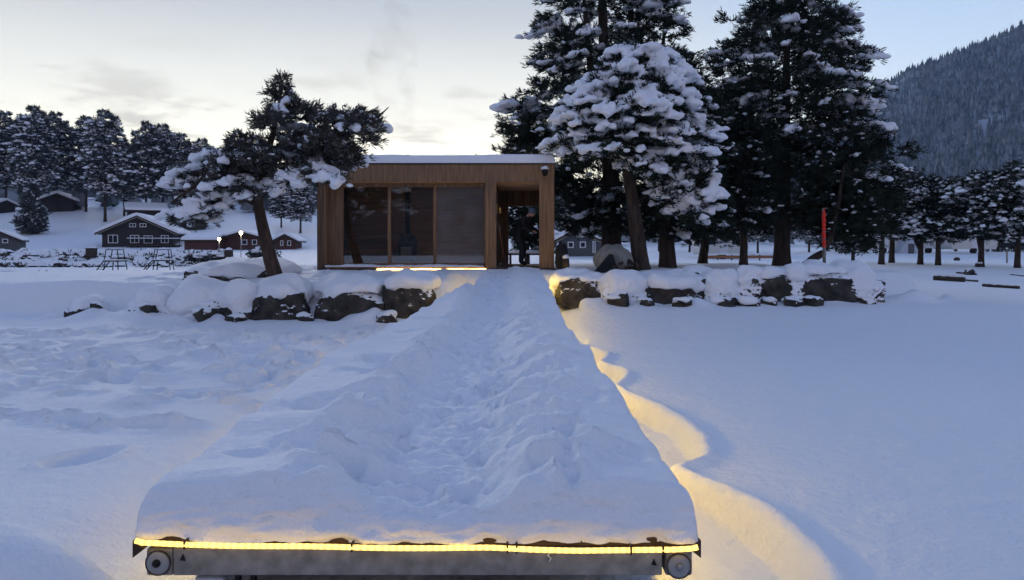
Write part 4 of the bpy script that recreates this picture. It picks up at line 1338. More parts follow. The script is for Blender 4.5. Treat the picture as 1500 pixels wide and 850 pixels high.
for (px, d, ty, pi, lab) in FAR:
    x = (px - 750) * d / F
    b = (x, d, gz(x, d) - .2)
    hgt_ = EYE - (ty - HOR) * d / F - b[2]
    while len(protos) <= pi: protos.append(None)
    if protos[pi] is None:
        kd, h, sd_ = kinds[pi]
        env = proto('', sd_, h, kd)
        r = pine('hillside_pine', lab, 'pine', b, [(0, 0, 0), (.1, 0, h * .3), (-.1, 0, h * .6), (0, 0, h * .98)], .26 if h > 10 else .2, .05, env, 210 if h > 10 else 60, (.9, 1.5) if h > 10 else (.5, .9), (.60, .12), 6, 6,
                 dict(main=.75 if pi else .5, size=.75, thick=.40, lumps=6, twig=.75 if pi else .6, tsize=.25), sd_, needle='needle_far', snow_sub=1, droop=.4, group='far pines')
        protos[pi] = (r, h)
        r.scale = (hgt_ / h,) * 3
    else:
        r, h = protos[pi]
        k = hgt_ / h
        c = copy_thing(r, b, px * 1.3, k, lab)
        if k < .6: c.scale = (k * 1.5, k * 1.5, k)

# dark wood further back: one mass
rs = np.random.RandomState(88)


def conifers(n, placer, hmin, hmax, name, material, tiers=3, sides=6):
    V = []; Fc = []; o = 0
    for k in range(n):
        q = placer(rs)
        if q is None: continue
        x, y, z = q
        h = rs.uniform(hmin, hmax); r = h * rs.uniform(.15, .22)
        for t in range(tiers):
            z0 = z + h * (.08 + .27 * t); z1 = min(z + h, z0 + h * .52); rr = r * (1 - .27 * t)
            an = np.arange(sides) * 2 * math.pi / sides + rs.uniform(0, 1)
            jr_ = rr * rs.uniform(.65, 1.2, sides)
            V.append(np.stack([x + jr_ * np.cos(an), y + jr_ * np.sin(an), z0 + rs.uniform(-.06, .03, sides) * h], -1))
            V.append(np.array([[x, y, z1]]))
            i = np.arange(sides)
            Fc.append(np.stack([o + i, o + (i + 1) % sides, np.full(sides, o + sides)], -1)); o += sides + 1
    return link(name, npmesh(name, np.concatenate(V), [np.concatenate(Fc)]), material)


def place_wood(rs):
    y = rs.uniform(150, 260)
    px = rs.uniform(-200, 470) if rs.rand() < .6 else rs.uniform(800, 1750)
    x = (px - 750) * y / F
    if px > 700: y = rs.uniform(125, 230); x = (px - 750) * y / F
    return x, y, gz(x, y)


o = conifers(520, place_wood, 7, 11, 'wood', M_['forest'], 5, 8)
tag(o, 'dark wood filling the hillside behind the separate pines', 'wood', kind='stuff')

# ------------------------------------------------------------------ mountain
RPX = [300, 600, 800, 1000, 1150, 1250, 1290, 1340, 1400, 1460, 1500, 1600, 1750, 2000, 2300]
RPY = [352, 345, 335, 300, 232, 165, 132, 106, 84, 58, 40, 0, -50, -90, -60]
DR = 1080.


def mountain_z(x, y):
    px = 750 + x * F / DR
    zr = EYE + (HOR - np.interp(px, RPX, RPY)) * DR / F
    t = np.clip((y - 470) / (DR - 470), 0, None)
    up = np.where(t < 1, t ** .85, 1 - .25 * (t - 1))
    z = 6 + (zr - 6) * up
    bumps = 26 * fbm(x, y, .006, 91, 4) * np.clip(t, 0, 1) * np.clip(zr / 200, 0, 1)
    return z + bumps * np.clip(1.15 - t, .15, 1)


mx = np.linspace(-500, 1130, 190); my = np.linspace(440, 1180, 95)
MX, MY = np.meshgrid(mx, my)
MZ = mountain_z(MX, MY); MZ = np.where(MY < 475, np.minimum(MZ, 6), MZ)
mt = link('mountain', npmesh('mountain', np.stack([MX, MY, MZ], -1).reshape(-1, 3), [grid_faces(*MX.shape)], smooth=True), M_['hillsnow'])
tag(mt, kind='structure')


hx = np.linspace(-880, 1130, 120); hy = np.linspace(-318, -110, 40)  # unseen hills added behind the camera to block low sky light
HX, HY = np.meshgrid(hx, hy)
HZ = -1 + 52 * sst((-112 - HY) / 170) * (.75 + .5 * n2(HX, HY, .004, 44)) + 3.5 * n2(HX, HY, .12, 45) * sst((-115 - HY) / 20)
tag(link('hills', npmesh('hills', np.stack([HX, HY, HZ], -1).reshape(-1, 3), [grid_faces(*HX.shape)], smooth=True), mat('wooded_hill', (.03, .038, .042), .9, var=.5, vscale=.15)), kind='structure')


def place_mtn(rs):
    y = rs.uniform(560, 1130)
    px = rs.uniform(1130, 1640 if y > 800 else 1640)
    x = (px - 750) * y / F
    c = float(fbm(np.array([x]), np.array([y]), .012, 95, 3)[0])
    if c > .62: return None
    return x, y, float(mountain_z(np.array([x]), np.array([y]))[0]) - .5


o = conifers(8500, place_mtn, 8, 16, 'mountain_forest', M_['forest'], 3, 6)
tag(o, 'dense frosted spruce forest covering the mountain on the right', 'forest', kind='stuff')


# ------------------------------------------------------------------ houses
def rzm(rz): return Matrix.Rotation(rz, 4, 'Z')


def gable_house(name, label, cat, px, d, rz, w, dp, hw, hr, wall, wins=(), side=(), over=.45, barge='dark', snow=.38, deck=None, dz=0, group=None, lit=()):
    x = (px - 750) * d / F
    root = empty(name, (x, d, gz(x, d) - .1 + dz), rz, label, cat, group)
    MB().prism([(-w / 2, 0), (w / 2, 0), (w / 2, hw), (0, hr), (-w / 2, hw)], 0, dp).build('wall', M_[wall], root)
    sl = (hr - hw) / (w / 2); t = .16; e = w / 2 + over; ze = hw - over * sl + .01
    rf = MB().prism([(-e, ze), (0, hr + .01), (e, ze), (e, ze + t), (0, hr + .01 + t), (-e, ze + t)], -over, dp + over).build('roof', M_['dark'], root)
    z2 = t + .015
    sn = [(-e - .03, ze + z2), (0, hr + z2), (e + .03, ze + z2), (e + .05, ze + z2 + snow * .6), (e - .2, ze + z2 + snow + .12), (.5, hr + z2 + snow - .15), (0, hr + z2 + snow), (-.5, hr + z2 + snow - .15), (-e + .2, ze + z2 + snow + .12), (-e - .05, ze + z2 + snow * .6)]
    MB().prism(sn, -over - .04, dp + over + .04).build('roof_snow', SNOW, root)
    for s in (-1, 1):
        MB().prism([(0, hr - .12), (0, hr + .0), (s * (e - .05), ze + .02), (s * (e - .05), ze - .12)], -over + .02, -over + .07).build('bargeboard', M_['pole' if barge == 'light' else 'dark'], root)

    def win(cx, cz, ww, wh, face):
        if face == 'front': Mt = Matrix.Translation((cx, 0, cz))
        else: Mt = Matrix.Translation((-w / 2 if face == 'left' else w / 2, cx, cz)) @ Matrix.Rotation(-math.pi / 2 if face == 'left' else math.pi / 2, 4, 'Z')
        f_ = MB(); t_ = .10
        f_.box(-ww / 2, -ww / 2 + t_, -.06, .02, -wh / 2, wh / 2, M=Mt); f_.box(ww / 2 - t_, ww / 2, -.06, .02, -wh / 2, wh / 2, M=Mt)
        f_.box(-ww / 2 + t_, ww / 2 - t_, -.06, .02, wh / 2 - t_, wh / 2, M=Mt); f_.box(-ww / 2 + t_, ww / 2 - t_, -.06, .02, -wh / 2, -wh / 2 + t_, M=Mt)
        if ww > .8: f_.box(-.04, .04, -.05, .02, -wh / 2 + t_, wh / 2 - t_, M=Mt)
        o = f_.build('window', M_['white'], root)
        MB().box(-ww / 2 + t_ + .01, ww / 2 - t_ - .01, -.02, -.008, -wh / 2 + t_ + .01, wh / 2 - t_ - .01, M=Mt).build('pane', M_['pane'], o)
    for q in wins: win(*q, 'front')
    for fc_, cx, cz, ww, wh in side: win(cx, cz, ww, wh, fc_)
    if deck:
        x0, x1, y0, zt = deck
        m = MB(); m.box(x0, x1, y0, -.02, zt - .2, zt); m.build('terrace', M_['dark'], root)
        m = MB(); m.box(x0, x1, y0 - .06, y0, zt + .75, zt + .85)
        n_ = int((x1 - x0) / 1.1)
        for k in range(n_ + 1): m.box(x0 + (x1 - x0 - .08) * k / n_, x0 + (x1 - x0 - .08) * k / n_ + .08, y0 - .05, y0 - .01, zt - .6, zt + .75)
        m.build('railing', M_['house'], root)
        MB().box(x0, x1, y0 - .1, y0 + .04, zt + .853, zt + .95, bev=.03).build('railing_snow', SNOW, root)
    return root


gable_house('gabled_house', 'dark gabled house with white framed windows and a snowy roof, on the far left shore', 'house', 202, 102, R(14), 8.9, 10, 2.1, 4.2, 'house',
            [(-3.1, 1.15, 1.25, 1.15), (-.4, 1.15, 1.15, 1.1), (1.3, 1.1, 1.15, 1.1), (3.4, 1.15, 1.0, 1.1), (-.65, 3.05, .85, .55), (.65, 3.05, .85, .55)],
            [('left', 1.6, 1.2, .7, 1.2)], over=.75, barge='light', deck=(-1.0, 5.6, -1.6, .35))
gable_house('barn', 'black barn with a snowy roof high on the slope among the pines', 'barn', 84, 146, R(18), 5.6, 7, 2.4, 3.6, 'house', over=.6, snow=.5)
gable_house('long_shed', 'long low dark shed at the left edge, half way up the slope', 'shed', 8, 146, R(70), 4, 9, 1.6, 2.4, 'house', over=.4, snow=.4)
gable_house('boathouse', 'small grey shed at the left edge of the photo by the lakeshore', 'shed', 0, 86, R(24), 3.8, 4, 1.4, 2.3, 'greyhouse', [(.5, 1.35, .6, .5)], over=.3, snow=.18)
gable_house('cabin', 'small dark cabin behind the ridge of the gabled house, between two pine trunks', 'cabin', 187, 136, R(-60), 4.5, 6, 2.0, 3.0, 'house', over=.5)
gable_house('cabin', 'dark cabin with its snowy roof just right of the gabled house, higher on the slope', 'cabin', 244, 122, R(-72), 4.5, 6, 2.1, 3.1, 'house', [(0, 1.3, .8, .8)], over=.5)
gable_house('red_cottage', 'long red cottage behind the two lit lamps, left of the leaning trunk', 'cottage', 356, 98, R(-6), 6.2, 4, 1.5, 2.35, 'red', [(.2, 1.1, .8, .7), (1.6, 1.1, .7, .7)], over=.6, snow=.25)
gable_house('red_cottage', 'low red annex at the left end of the cottage behind the two lamps', 'cottage', 325, 97.5, R(80), 3.0, 4.4, 1.35, 1.9, 'red', over=.3, snow=.25)
gable_house('red_cottage', 'small red cottage with a gabled open porch, right of the leaning trunk', 'cottage', 418, 98, R(4), 2.6, 4, 1.3, 2.0, 'red', [(-.45, .95, .4, .7), (.5, .95, .5, .7)], over=.5, snow=.22)
gable_house('hut', 'hut with a snowy lean roof and white windows, seen left of the tarp covered pile', 'hut', 848, 70, R(-24), 4.0, 4, 1.6, 2.6, 'greyhouse', [(-.8, 1.2, .6, .6), (.4, 1.2, .6, .6), (1.5, 1.0, .3, 1.1)], over=.4, snow=.25, barge='light')
gable_house('hut', 'small dark gabled hut far behind the slanting trunk', 'hut', 1053, 92, R(6), 3.6, 4, 1.6, 2.6, 'house', over=.7, snow=.3)


def caravan(px, d, L, rz, label):
    x = (px - 750) * d / F
    root = empty('caravan', (x, d, gz(x, d) - .05), rz, label, 'caravan', 'caravans parked at the campsite')
    pr = [(-L / 2, .75), (-L / 2 + .15, .45), (L / 2 - .15, .45), (L / 2, .8), (L / 2 + .02, 1.6), (L / 2 - .25, 2.45), (L / 2 - .6, 2.6), (-L / 2 + .5, 2.6), (-L / 2 + .12, 2.4), (-L / 2 - .02, 1.5)]
    MB().prism(pr, 0, 2.2).build('body', M_['caravan'], root)
    for cx, ww in ((-L * .28, 1.0), (L * .27, .9)):
        MB().box(cx - ww / 2, cx + ww / 2, -.03, .01, 1.35, 2.0, bev=.01).build('window', M_['pane'], root)
    MB().box(-.3, .35, -.025, .01, .55, 2.25, bev=.008).build('door', M_['white'], root)
    MB().lathe([(.01, 0), (.18, 0), (.33, .02), (.33, .2), (.01, .2)], (-.1, -.02, .33), 16, 'y').build('wheel', M_['black'], root)
    MB().tube([(L / 2, 1.1, .5), (L / 2 + 1.0, 1.1, .45)], .05, 6).build('tow_bar', M_['black'], root)
    v, f = blobs([(0, 1.1, 2.6)], [(L * .5, 1.15, .3)], [0], 3, .12, 1.2, 5, .05)
    link('roof_snow', npmesh('roof_snow', v, [f], smooth=True), SNOW, root)


caravan(1428, 72, 4.6, R(4), 'cream caravan behind the forked beach pine')
caravan(1362, 74, 3.6, R(-8), 'cream caravan right of the pale awning, behind the low frosted pines')
caravan(1296, 73, 3.4, R(6), 'cream caravan left of the pale awning, just beyond the end boulder')
caravan(1060, 66, 4.4, R(2), 'white caravan with a thick snow roof left of the slim trunk')
x = (1334 - 750) * 72 / F
aw = empty('awning_tent', (x, 72, gz(x, 72) - .05), 0, 'pale blue awning tent with sloping sides between the caravans', 'tent')
MB().prism([(-1.1, 0), (.85, 0), (.75, 1.2), (.2, 1.75), (-.35, 1.6)], 0, 2.4).build('cover', M_['awning'], aw)
MB().box(-.25, .35, -.02, .02, .05, 1.0).build('door', M_['greyhouse'], aw)
v, f = blobs([(.1, 1.2, 1.62)], [(.6, 1.2, .2)], [0], 3, .15, 1.3, 6, .2)
link('roof_snow', npmesh('roof_snow', v, [f], smooth=True), SNOW, aw)


def bushes(name, label, cat, cx, y, L, h, seed, rz=0, n=60):
    """a clipped row: dark foliage with snow on top"""
    r_ = np.random.RandomState(seed)
    root = empty(name, (cx, y, gz(cx, y) - .05), rz, label, cat)
    c = np.stack([r_.uniform(-L / 2, L / 2, n), r_.uniform(-.5, .5, n), r_.uniform(.25, .75, n) * h], -1)
    pos = np.repeat(c, 14, 0) + r_.normal(size=(n * 14, 3)) * np.array([.35, .25, .22 * h])
    d_ = r_.normal(size=pos.shape) + np.array([0, -.2, .5]); d_ /= np.linalg.norm(d_, axis=1)[:, None]
    v, f = tufts_np(pos, d_, .34, .09, 5, r_)
    tag(link('foliage', npmesh('foliage', v, [f]), M_['needle_far'], root), kind='stuff')
    k = n
    cs = np.stack([r_.uniform(-L / 2, L / 2, k), r_.uniform(-.6, .5, k), h * r_.uniform(.55, 1.0, k)], -1)
    s = r_.uniform(.16, .45, k)
    v, f = blobs(cs, np.stack([s * 1.3, s, s * .5], -1), r_.uniform(0, 3, k), 2, .5, 1.5, seed, .4)
    tag(link('snow_load', npmesh('snow_load', v, [f], smooth=True), SNOW, root), kind='stuff')
    return root


bushes('hedge', 'long dark hedge with snow on top at the right edge, behind the caravans', 'hedge', (1500 - 750) * 82 / F, 82, 9, 2.0, 5, n=150)
# snow covered scrub and stones along the far left shore
r_ = np.random.RandomState(12)
n = 420
pxs = r_.uniform(-160, 330, n); ds = r_.uniform(64, 82, n)
cx_ = (pxs - 750) * ds / F
cz_ = H(cx_, ds) + .12
s = r_.uniform(.15, .55, n)
v, f = blobs(np.stack([cx_, ds, cz_], -1), np.stack([s * 1.5, s, s * .9], -1), r_.uniform(0, 3, n), 2, .6, 1.6, 9, .6)
nt = 110
pxt = r_.uniform(-160, 330, nt); dt = r_.uniform(63, 80, nt); xt = (pxt - 750) * dt / F
tp = np.repeat(np.stack([xt, dt, H(xt, dt) + .1], -1), 6, 0) + r_.normal(size=(nt * 6, 3)) * np.array([.35, .3, .12])
td = r_.normal(size=tp.shape) + np.array([0, -.3, .7]); td /= np.linalg.norm(td, axis=1)[:, None]
tv, tf = tufts_np(tp, td, .38, .09, 4, r_)
o = link('shore_scrub', npmesh('shore_scrub', np.concatenate([v, tv]), [f, tf + len(v)], [0, 1]), [M_['rock_white'], M_['twig']])
tag(o, 'low scrub and stones under snow along the far left shore', 'scrub', kind='stuff')
# brushwood beside the lamps
bushes('bush', 'round snowy bush beside the right lit lamp, left of the leaning trunk', 'bush', (384 - 750) * 58 / F, 58, 1.6, 1.0, 8, n=22)
bushes('bush', 'low twiggy bush glowing in the light of the left lamp', 'bush', (303 - 750) * 62 / F, 62, 3.0, .7, 9, n=26)


def street_lamp(px, d, ytop, label):
    x = (px - 750) * d / F; z = gz(x, d)
    h = EYE - (ytop - HOR) * d / F - z
    root = empty('street_lamp', (x, d, z - .05), 0, label, 'lamp', 'lit path lamps in front of the red cottages')
    MB().tube([(0, 0, 0), (0, 0, h)], .035, 8).build('pole', M_['steel'], root)
    v, f = blobs([(0, 0, h + .15)], [(.13, .13, .15)], [0], 3, 0, 1, 1, 1)
    link('lamp_globe', npmesh('lamp_globe', v, [f], smooth=True), LAMP, root)
    MB().lathe([(.01, .10), (.10, .08), (.15, .02), (.15, 0), (.01, 0)], (0, 0, h + .29), 14).build('lamp_cover', M_['black'], root)


street_lamp(321, 66, 352, 'lit path lamp, the lower left one before the red cottage')
street_lamp(353, 60, 343, 'lit path lamp, the taller right one before the red cottage')
# bins
for px, d, lab, w_, h_ in ((335, 56, 'dark litter bin with a snow hat between the two lit lamps', .5, .75), (134, 72, 'square dark bin on the far shore left of the gabled house', .75, .85)):
    x = (px - 750) * d / F; z = gz(x, d)
    root = empty('litter_bin', (x, d, z), 0, lab, 'bin')
    MB().box(-w_ / 2, w_ / 2, -w_ / 2, w_ / 2, 0, h_, bev=.03).build('body', M_['dark'], root)
    MB().box(-w_ / 2 - .03, w_ / 2 + .03, -w_ / 2 - .03, w_ / 2 + .03, h_ + .003, h_ + .06, bev=.01).build('lid', M_['black'], root)
    v, f = blobs([(0, 0, h_ + .05)], [(w_ * .55, w_ * .55, .2)], [0], 2, .15, 1.2, 5, .1)
    link('snow_cap', npmesh('snow_cap', v, [f], smooth=True), SNOW, root)


# swim platforms frozen in the bay
def swim_platform(px, d, label, rz, flip=1):
    x = (px - 750) * d / F; z = .06
    root = empty('diving_platform', (x, d, z), rz, label, 'diving platform', 'diving platforms on the frozen bay')
    MB().box(-.15, 1.1, -.45, .45, .72, .80).build('deck', M_['greyhouse'], root)
    MB().box(-.14, 1.09, -.44, .44, .803, .87, bev=.02).build('snow_cap', SNOW, root)
    for sx, sy in ((.0, -.38), (1.0, -.38), (.0, .38), (1.0, .38)):
        MB().tube([(sx, sy, .72), (sx + (.12 if sx > .5 else -.12), sy * 1.2, -.15)], .035, 6).build('leg', M_['black'], root)
    m = MB()
    for sy in (-.3, .3): m.tube([(-.95, sy, -.1), (-.15, sy, .8), (0, sy, 1.55), (.9, sy, 1.55), (1.0, sy, .8)], .038, 6)
    m.build('handrail', M_['black'], root)
    m = MB()
    for k in range(5):
        t = (k + .5) / 5; m.box(-.95 + .8 * t - .07, -.95 + .8 * t + .07, -.28, .28, -.1 + .9 * t - .015, -.1 + .9 * t + .015)
    m.build('ladder', M_['greyhouse'], root)


swim_platform(160, 52, 'steel diving platform with its sloping ladder, the left one on the frozen bay', R(-12))
swim_platform(229, 54, 'steel diving platform with its sloping ladder, the right one below the gabled house', R(8))
x = (62 - 750) * 44 / F
lr = empty('ladder_rail', (x, 44, .05), 0, 'pair of bent steel ladder handles sticking out of the frozen bay at the left', 'ladder handles')
for dx in (-.2, .24):
    MB().tube([(dx - .22, 0, -.1), (dx - .05, 0, .32), (dx + .03, 0, .36), (dx + .22, 0, -.1)], .02, 6).build('rail', M_['steel'], lr)
# red bench
x = (8 - 750) * 40 / F
rb = empty('park_bench', (x, 40, .08), R(4), 'red plank bench with snow on the ice at the left edge of the photo', 'bench')
m = MB(); m.box(-1.0, .75, -.2, .2, .30, .36); m.build('seat', M_['benchred'], rb)
m = MB(); m.box(-1.0, .75, -.26, -.21, .02, .24); m.build('front_plank', M_['benchred'], rb)
for sx in (-.8, .55): m = MB(); m.box(sx, sx + .08, -.18, .18, -.1, .298); m.build('leg', M_['dark'], rb)
v, f = blobs([(-.1, 0, .36)], [(.85, .22, .10)], [0], 3, .15, 1.4, 4, .05)
link('snow_load', npmesh('snow_load', v, [f], smooth=True), SNOW, rb)
x = (32 - 750) * 41 / F
mb = empty('mooring_bollard', (x, 41, .05), 0, 'small snowy bollard at the right end of the red bench', 'bollard')
MB().tube([(0, 0, -.1), (.02, 0, .34)], .07, 10).build('post', M_['dark'], mb)
v, f = blobs([(.02, 0, .34)], [(.13, .13, .09)], [0], 2, .25, 1.4, 4, .3)
link('snow_cap', npmesh('snow_cap', v, [f], smooth=True), SNOW, mb)

# ------------------------------------------------------------------ things on the right
# pile under a tarp
d = 20.6; x = (897 - 750) * d / F
tp_ = empty('covered_woodpile', (x, d, gz(x, d) - .05), 0, 'woodpile under a crumpled grey tarp between the porch and the white laden pine', 'woodpile')
v0, f0 = ICO[5]
p = np.sign(v0) * np.abs(v0) ** .85
p = p * np.array([.46, .45, .40]) * np.array([1, 1, 1])
p[:, 2] += .36; p[:, 2] = np.maximum(p[:, 2], .02 + .1 * np.abs(v0[:, 0]))
tw_ = 1 + .25 * np.clip(.5 - p[:, 2], 0, 1)
p[:, 0] *= tw_; p[:, 1] *= tw_
fold = np.abs(noise3(p * np.array([3.2, 3.2, 1.4]) + 4)) * .16 + noise3(p * 2.1) * .12
p += v0 * fold[:, None] * np.array([1, 1, .6])
link('tarp', npmesh('tarp', p, [f0], smooth=True), M_['tarp'], tp_)
m = MB()
rr_ = random.Random(4)
for k in range(22):
    cx, cz = rr_.uniform(-.15, .62), rr_.uniform(.06, .34)
    m.tube([(cx, -.62 - rr_.uniform(0, .12), cz), (cx + rr_.uniform(-.2, .2), -.1, cz + rr_.uniform(-.1, .1))], rr_.uniform(.03, .06), 6)
m.build('logs', M_['bark_red'], tp_)
m = MB(); m.prism([(-.62, 0), (.08, 0), (-.06, .52), (-.14, .55)], -.66, -.45); m.build('dark_tarp', M_['jacket'], tp_)  # black wedge standing in for the shaded gap at the pile's front
# dark bag beside the porch post
d = 20.8; x = (822 - 750) * d / F
v, f = blobs([(0, 0, .28)], [(.18, .2, .5)], [0], 4, .35, 1.6, 8, .6, wamp=.03)
bg = link('sack', npmesh('sack', v, [f], smooth=True), M_['jacket'], None, (x, d, gz(x, d)))
tag(bg, 'dark sack slumped against the right side of the porch', 'sack')
d = 20.3; x = (829 - 750) * d / F
st = empty('stump', (x, d, gz(x, d) - .05), 0, 'short brown stump with a snow cap right of the porch', 'stump')
MB().tube([(0, 0, 0), (.01, 0, .2), (0, 0, .42)], [.11, .09, .085], 12).build('wood', M_['bark_red'], st)
v, f = blobs([(0, 0, .42)], [(.1, .1, .1)], [0], 2, .2, 1.4, 4, .2)
link('snow_cap', npmesh('snow_cap', v, [f], smooth=True), SNOW, st)
# pole wrapped in red
d = 23.5; x = (1207 - 750) * d / F; z = gz(x, d) - .05
h = EYE - (305 - HOR) * d / F - z
pl = empty('marker_pole', (x, d, z), 0, 'thin grey pole wrapped in bright red cloth on the right bank', 'pole')
MB().tube([(.01, 0, 0), (0, 0, h * .6), (-.03, 0, h)], [.055, .045, .035], 8).build('pole', M_['pole'], pl)
zz_ = np.linspace(.36, 1.0, 26) * h
MB().tube([(-.01 * k / 26 + .012 * math.sin(k * 1.9), .01 * math.cos(k * 1.3), q) for k, q in enumerate(zz_)], [.055 + .014 * math.sin(k * 2.3) - (.02 if k > 22 else 0) for k in range(26)], 10).build('cloth_wrap', M_['cloth_red'], pl)
# timbers lying in the snow on the right
TIMB = [((1370, 408), (1412, 412), 33, .30, 'thick dark timber lying on the snow at the right, its end towards the boulders'),
        ((1405, 412), (1432, 416), 33, .10, 'thin dark pole continuing from the thick timber on the right snow'),
        ((1440, 417), (1493, 426), 29, .14, 'long dark timber slanting on the snow near the right edge'),
        ((1402, 402), (1430, 407), 37, .12, 'short dark timber behind the others on the right snow'),
        ((1480, 407), (1508, 408), 36, .08, 'thin timber at the right edge of the photo, level with the others')]
for (a, c, d, th, lab) in TIMB:
    pa = Vector(P(a[0], a[1], d)); pb = Vector(P(c[0], c[1], d * (1 - .0)))
    pa.z = gz(pa.x, pa.y) + th * .3; d2 = d - 1.2
    pb = Vector(((c[0] - 750) * d2 / F, d2, 0)); pb.z = gz(pb.x, pb.y) + th * .3
    root = empty('timber', pa, 0, lab, 'timber', 'timbers on the right snow')
    v_ = pb - pa
    MB().tube([(0, 0, 0), tuple(v_ * .5), tuple(v_)], [th * .55, th * .5, th * .45], 6, smooth=False).build('beam', M_['dark'], root)
    n_ = max(3, int(v_.length / .3))
    v, f = blobs([tuple(v_ * ((k + .5) / n_) + Vector((0, .05, th * .42))) for k in range(n_)], [(v_.length / n_ * .8, th * .5, th * .4)] * n_, [math.atan2(v_.y, v_.x)] * n_, 2, .3, 1.5, 6, .3)
    link('snow_cap', npmesh('snow_cap', v, [f], smooth=True), SNOW, root)
for px, py, lab in ((1402, 386, 'small dark stone on the beach between the low and the forked frosted pine'), (1434, 393, 'dark stone on the beach below the forked pine'), (1419, 402, 'dark stone beside the short timber')):
    d = (EYE - .55) * F / (py - HOR) if py < 395 else 36
    x = (px - 750) * d / F
    p, f = rock_mesh(.42, .36, .4, int(px), 3)
    o = link('stone', npmesh('stone', p, [f]), M_['rock'], None, (x, d, gz(x, d) + .08)); tag(o, lab, 'stone', 'stones on the right beach')
x = (1475 - 750) * 50 / F
po = empty('post', (x, 50, gz(x, 50) - .05), 0, 'pale wooden post near the pine at the right edge', 'post')
MB().tube([(0, 0, 0), (0, 0, 1.0)], .05, 8).build('shaft', M_['pole'], po)
v, f = blobs([(0, 0, 1.0)], [(.08, .08, .08)], [0], 2, .1, 1, 3, .2)
link('snow_cap', npmesh('snow_cap', v, [f], smooth=True), SNOW, po)
# low plank fence behind the slim pines
d = 60; xa = (1030 - 750) * d / F; xb = (1135 - 750) * d / F
fe = empty('plank_fence', ((xa + xb) / 2, d, gz((xa + xb) / 2, d) - .05), 0, 'low brown plank fence in front of the white caravan', 'fence')
L2 = (xb - xa) / 2
for k in range(6): MB().box(-L2 + k * L2 * .39, -L2 + k * L2 * .39 + .09, -.04, .04, 0, .5).build('post', M_['bark_red'], fe)
m = MB(); m.box(-L2, L2, -.07, -.042, .22, .45); m.build('rail', M_['broomwood'], fe)
MB().box(-L2, L2, -.1, .06, .505, .6, bev=.03).build('snow_cap', SNOW, fe)

# the air: far things fade to blue
hz = MB().box(-910, 1160, -340, 1200, -2.2, 470).build('haze', None)
hm = bpy.data.materials.new('air'); hm.use_nodes = True
hn = hm.node_tree.nodes; hn.remove(hn['Principled BSDF'])
pv = hn.new('ShaderNodeVolumePrincipled'); pv.inputs['Color'].default_value = (.42, .66, 1, 1); pv.inputs['Density'].default_value = .00022; pv.inputs['Anisotropy'].default_value = 0.0
hm.node_tree.links.new(pv.outputs[0], hn['Material Output'].inputs['Volume'])
hz.data.materials.append(hm); tag(hz, kind='stuff')

# thin smoke rising from the cabin's chimney
sm = MB()
sm.tube([(fx_ - .02, fy_, ZT + .50), (fx_ - .1, fy_, ZT + 1.0), (fx_ - .35, fy_, ZT + 2.2), (fx_ - .55, fy_, ZT + 3.6), (fx_ - .35, fy_ + .1, ZT + 5.0), (fx_ - .3, fy_ + .1, ZT + 5.4)], [.08, .3, .65, .85, .5, .01], 20)
so = sm.build('smoke', None)
mm = bpy.data.materials.new('smoke'); mm.use_nodes = True
q = mm.node_tree; q.nodes.remove(q.nodes['Principled BSDF'])
pv = q.nodes.new('ShaderNodeVolumePrincipled'); pv.inputs['Color'].default_value = (.42, .38, .34, 1)
t_ = q.nodes.new('ShaderNodeTexCoord'); z_ = q.nodes.new('ShaderNodeTexNoise'); z_.inputs['Scale'].default_value = 1.5; z_.inputs['Detail'].default_value = 5; z_.inputs['Distortion'].default_value = .8
q.links.new(t_.outputs['Object'], z_.inputs['Vector'])
r_m = q.nodes.new('ShaderNodeMapRange'); r_m.inputs['From Min'].default_value = .48; r_m.inputs['From Max'].default_value = .75; r_m.inputs['To Max'].default_value = .32
q.links.new(z_.outputs['Fac'], r_m.inputs['Value']); q.links.new(r_m.outputs[0], pv.inputs['Density'])
q.links.new(pv.outputs[0], q.nodes['Material Output'].inputs['Volume'])
so.data.materials.append(mm); tag(so, 'thin brownish smoke drifting up from the cabin chimney', 'smoke', kind='stuff')

# ------------------------------------------------------------------ camera, sky, light
cam_d = bpy.data.cameras.new('camera'); cam = bpy.data.objects.new('camera', cam_d); COL.objects.link(cam)
cam.location = (0, 0, EYE); cam.rotation_euler = (math.pi / 2, 0, 0)
cam_d.sensor_width = 36; cam_d.lens = 36 * F / 1500; cam_d.shift_y = -60 / 1500
cam_d.clip_start = .05; cam_d.clip_end = 6000
scene.camera = cam

world = bpy.data.worlds.new('World'); scene.world = world; world.use_nodes = True
nt = world.node_tree; N = nt.nodes; L = nt.links
bg = N['Background']; bg.inputs['Strength'].default_value = .15
sky = N.new('ShaderNodeTexSky'); sky.sky_type = 'NISHITA'; sky.sun_disc = False
SUN_EL, SUN_ROT = R(-1.6), R(-9)
sky.sun_elevation = SUN_EL; sky.sun_rotation = SUN_ROT
sky.air_density = 1.0; sky.dust_density = .6; sky.ozone_density = 1.75
K = EV * .15


def math_(op, a, b=None, c=None):
    n = N.new('ShaderNodeMath'); n.operation = op
    for i, v in enumerate((a, b, c)):
        if v is None: continue
        if isinstance(v, (int, float)): n.inputs[i].default_value = v
        else: L.new(v, n.inputs[i])
    return n.outputs[0]


def mapr(v, a, b, c=0.0, d=1.0, smooth=True):
    n = N.new('ShaderNodeMapRange'); n.interpolation_type = 'SMOOTHSTEP' if smooth else 'LINEAR'
    L.new(v, n.inputs['Value'])
    for k, q in zip(('From Min', 'From Max', 'To Min', 'To Max'), (a, b, c, d)): n.inputs[k].default_value = q
    return n.outputs[0]


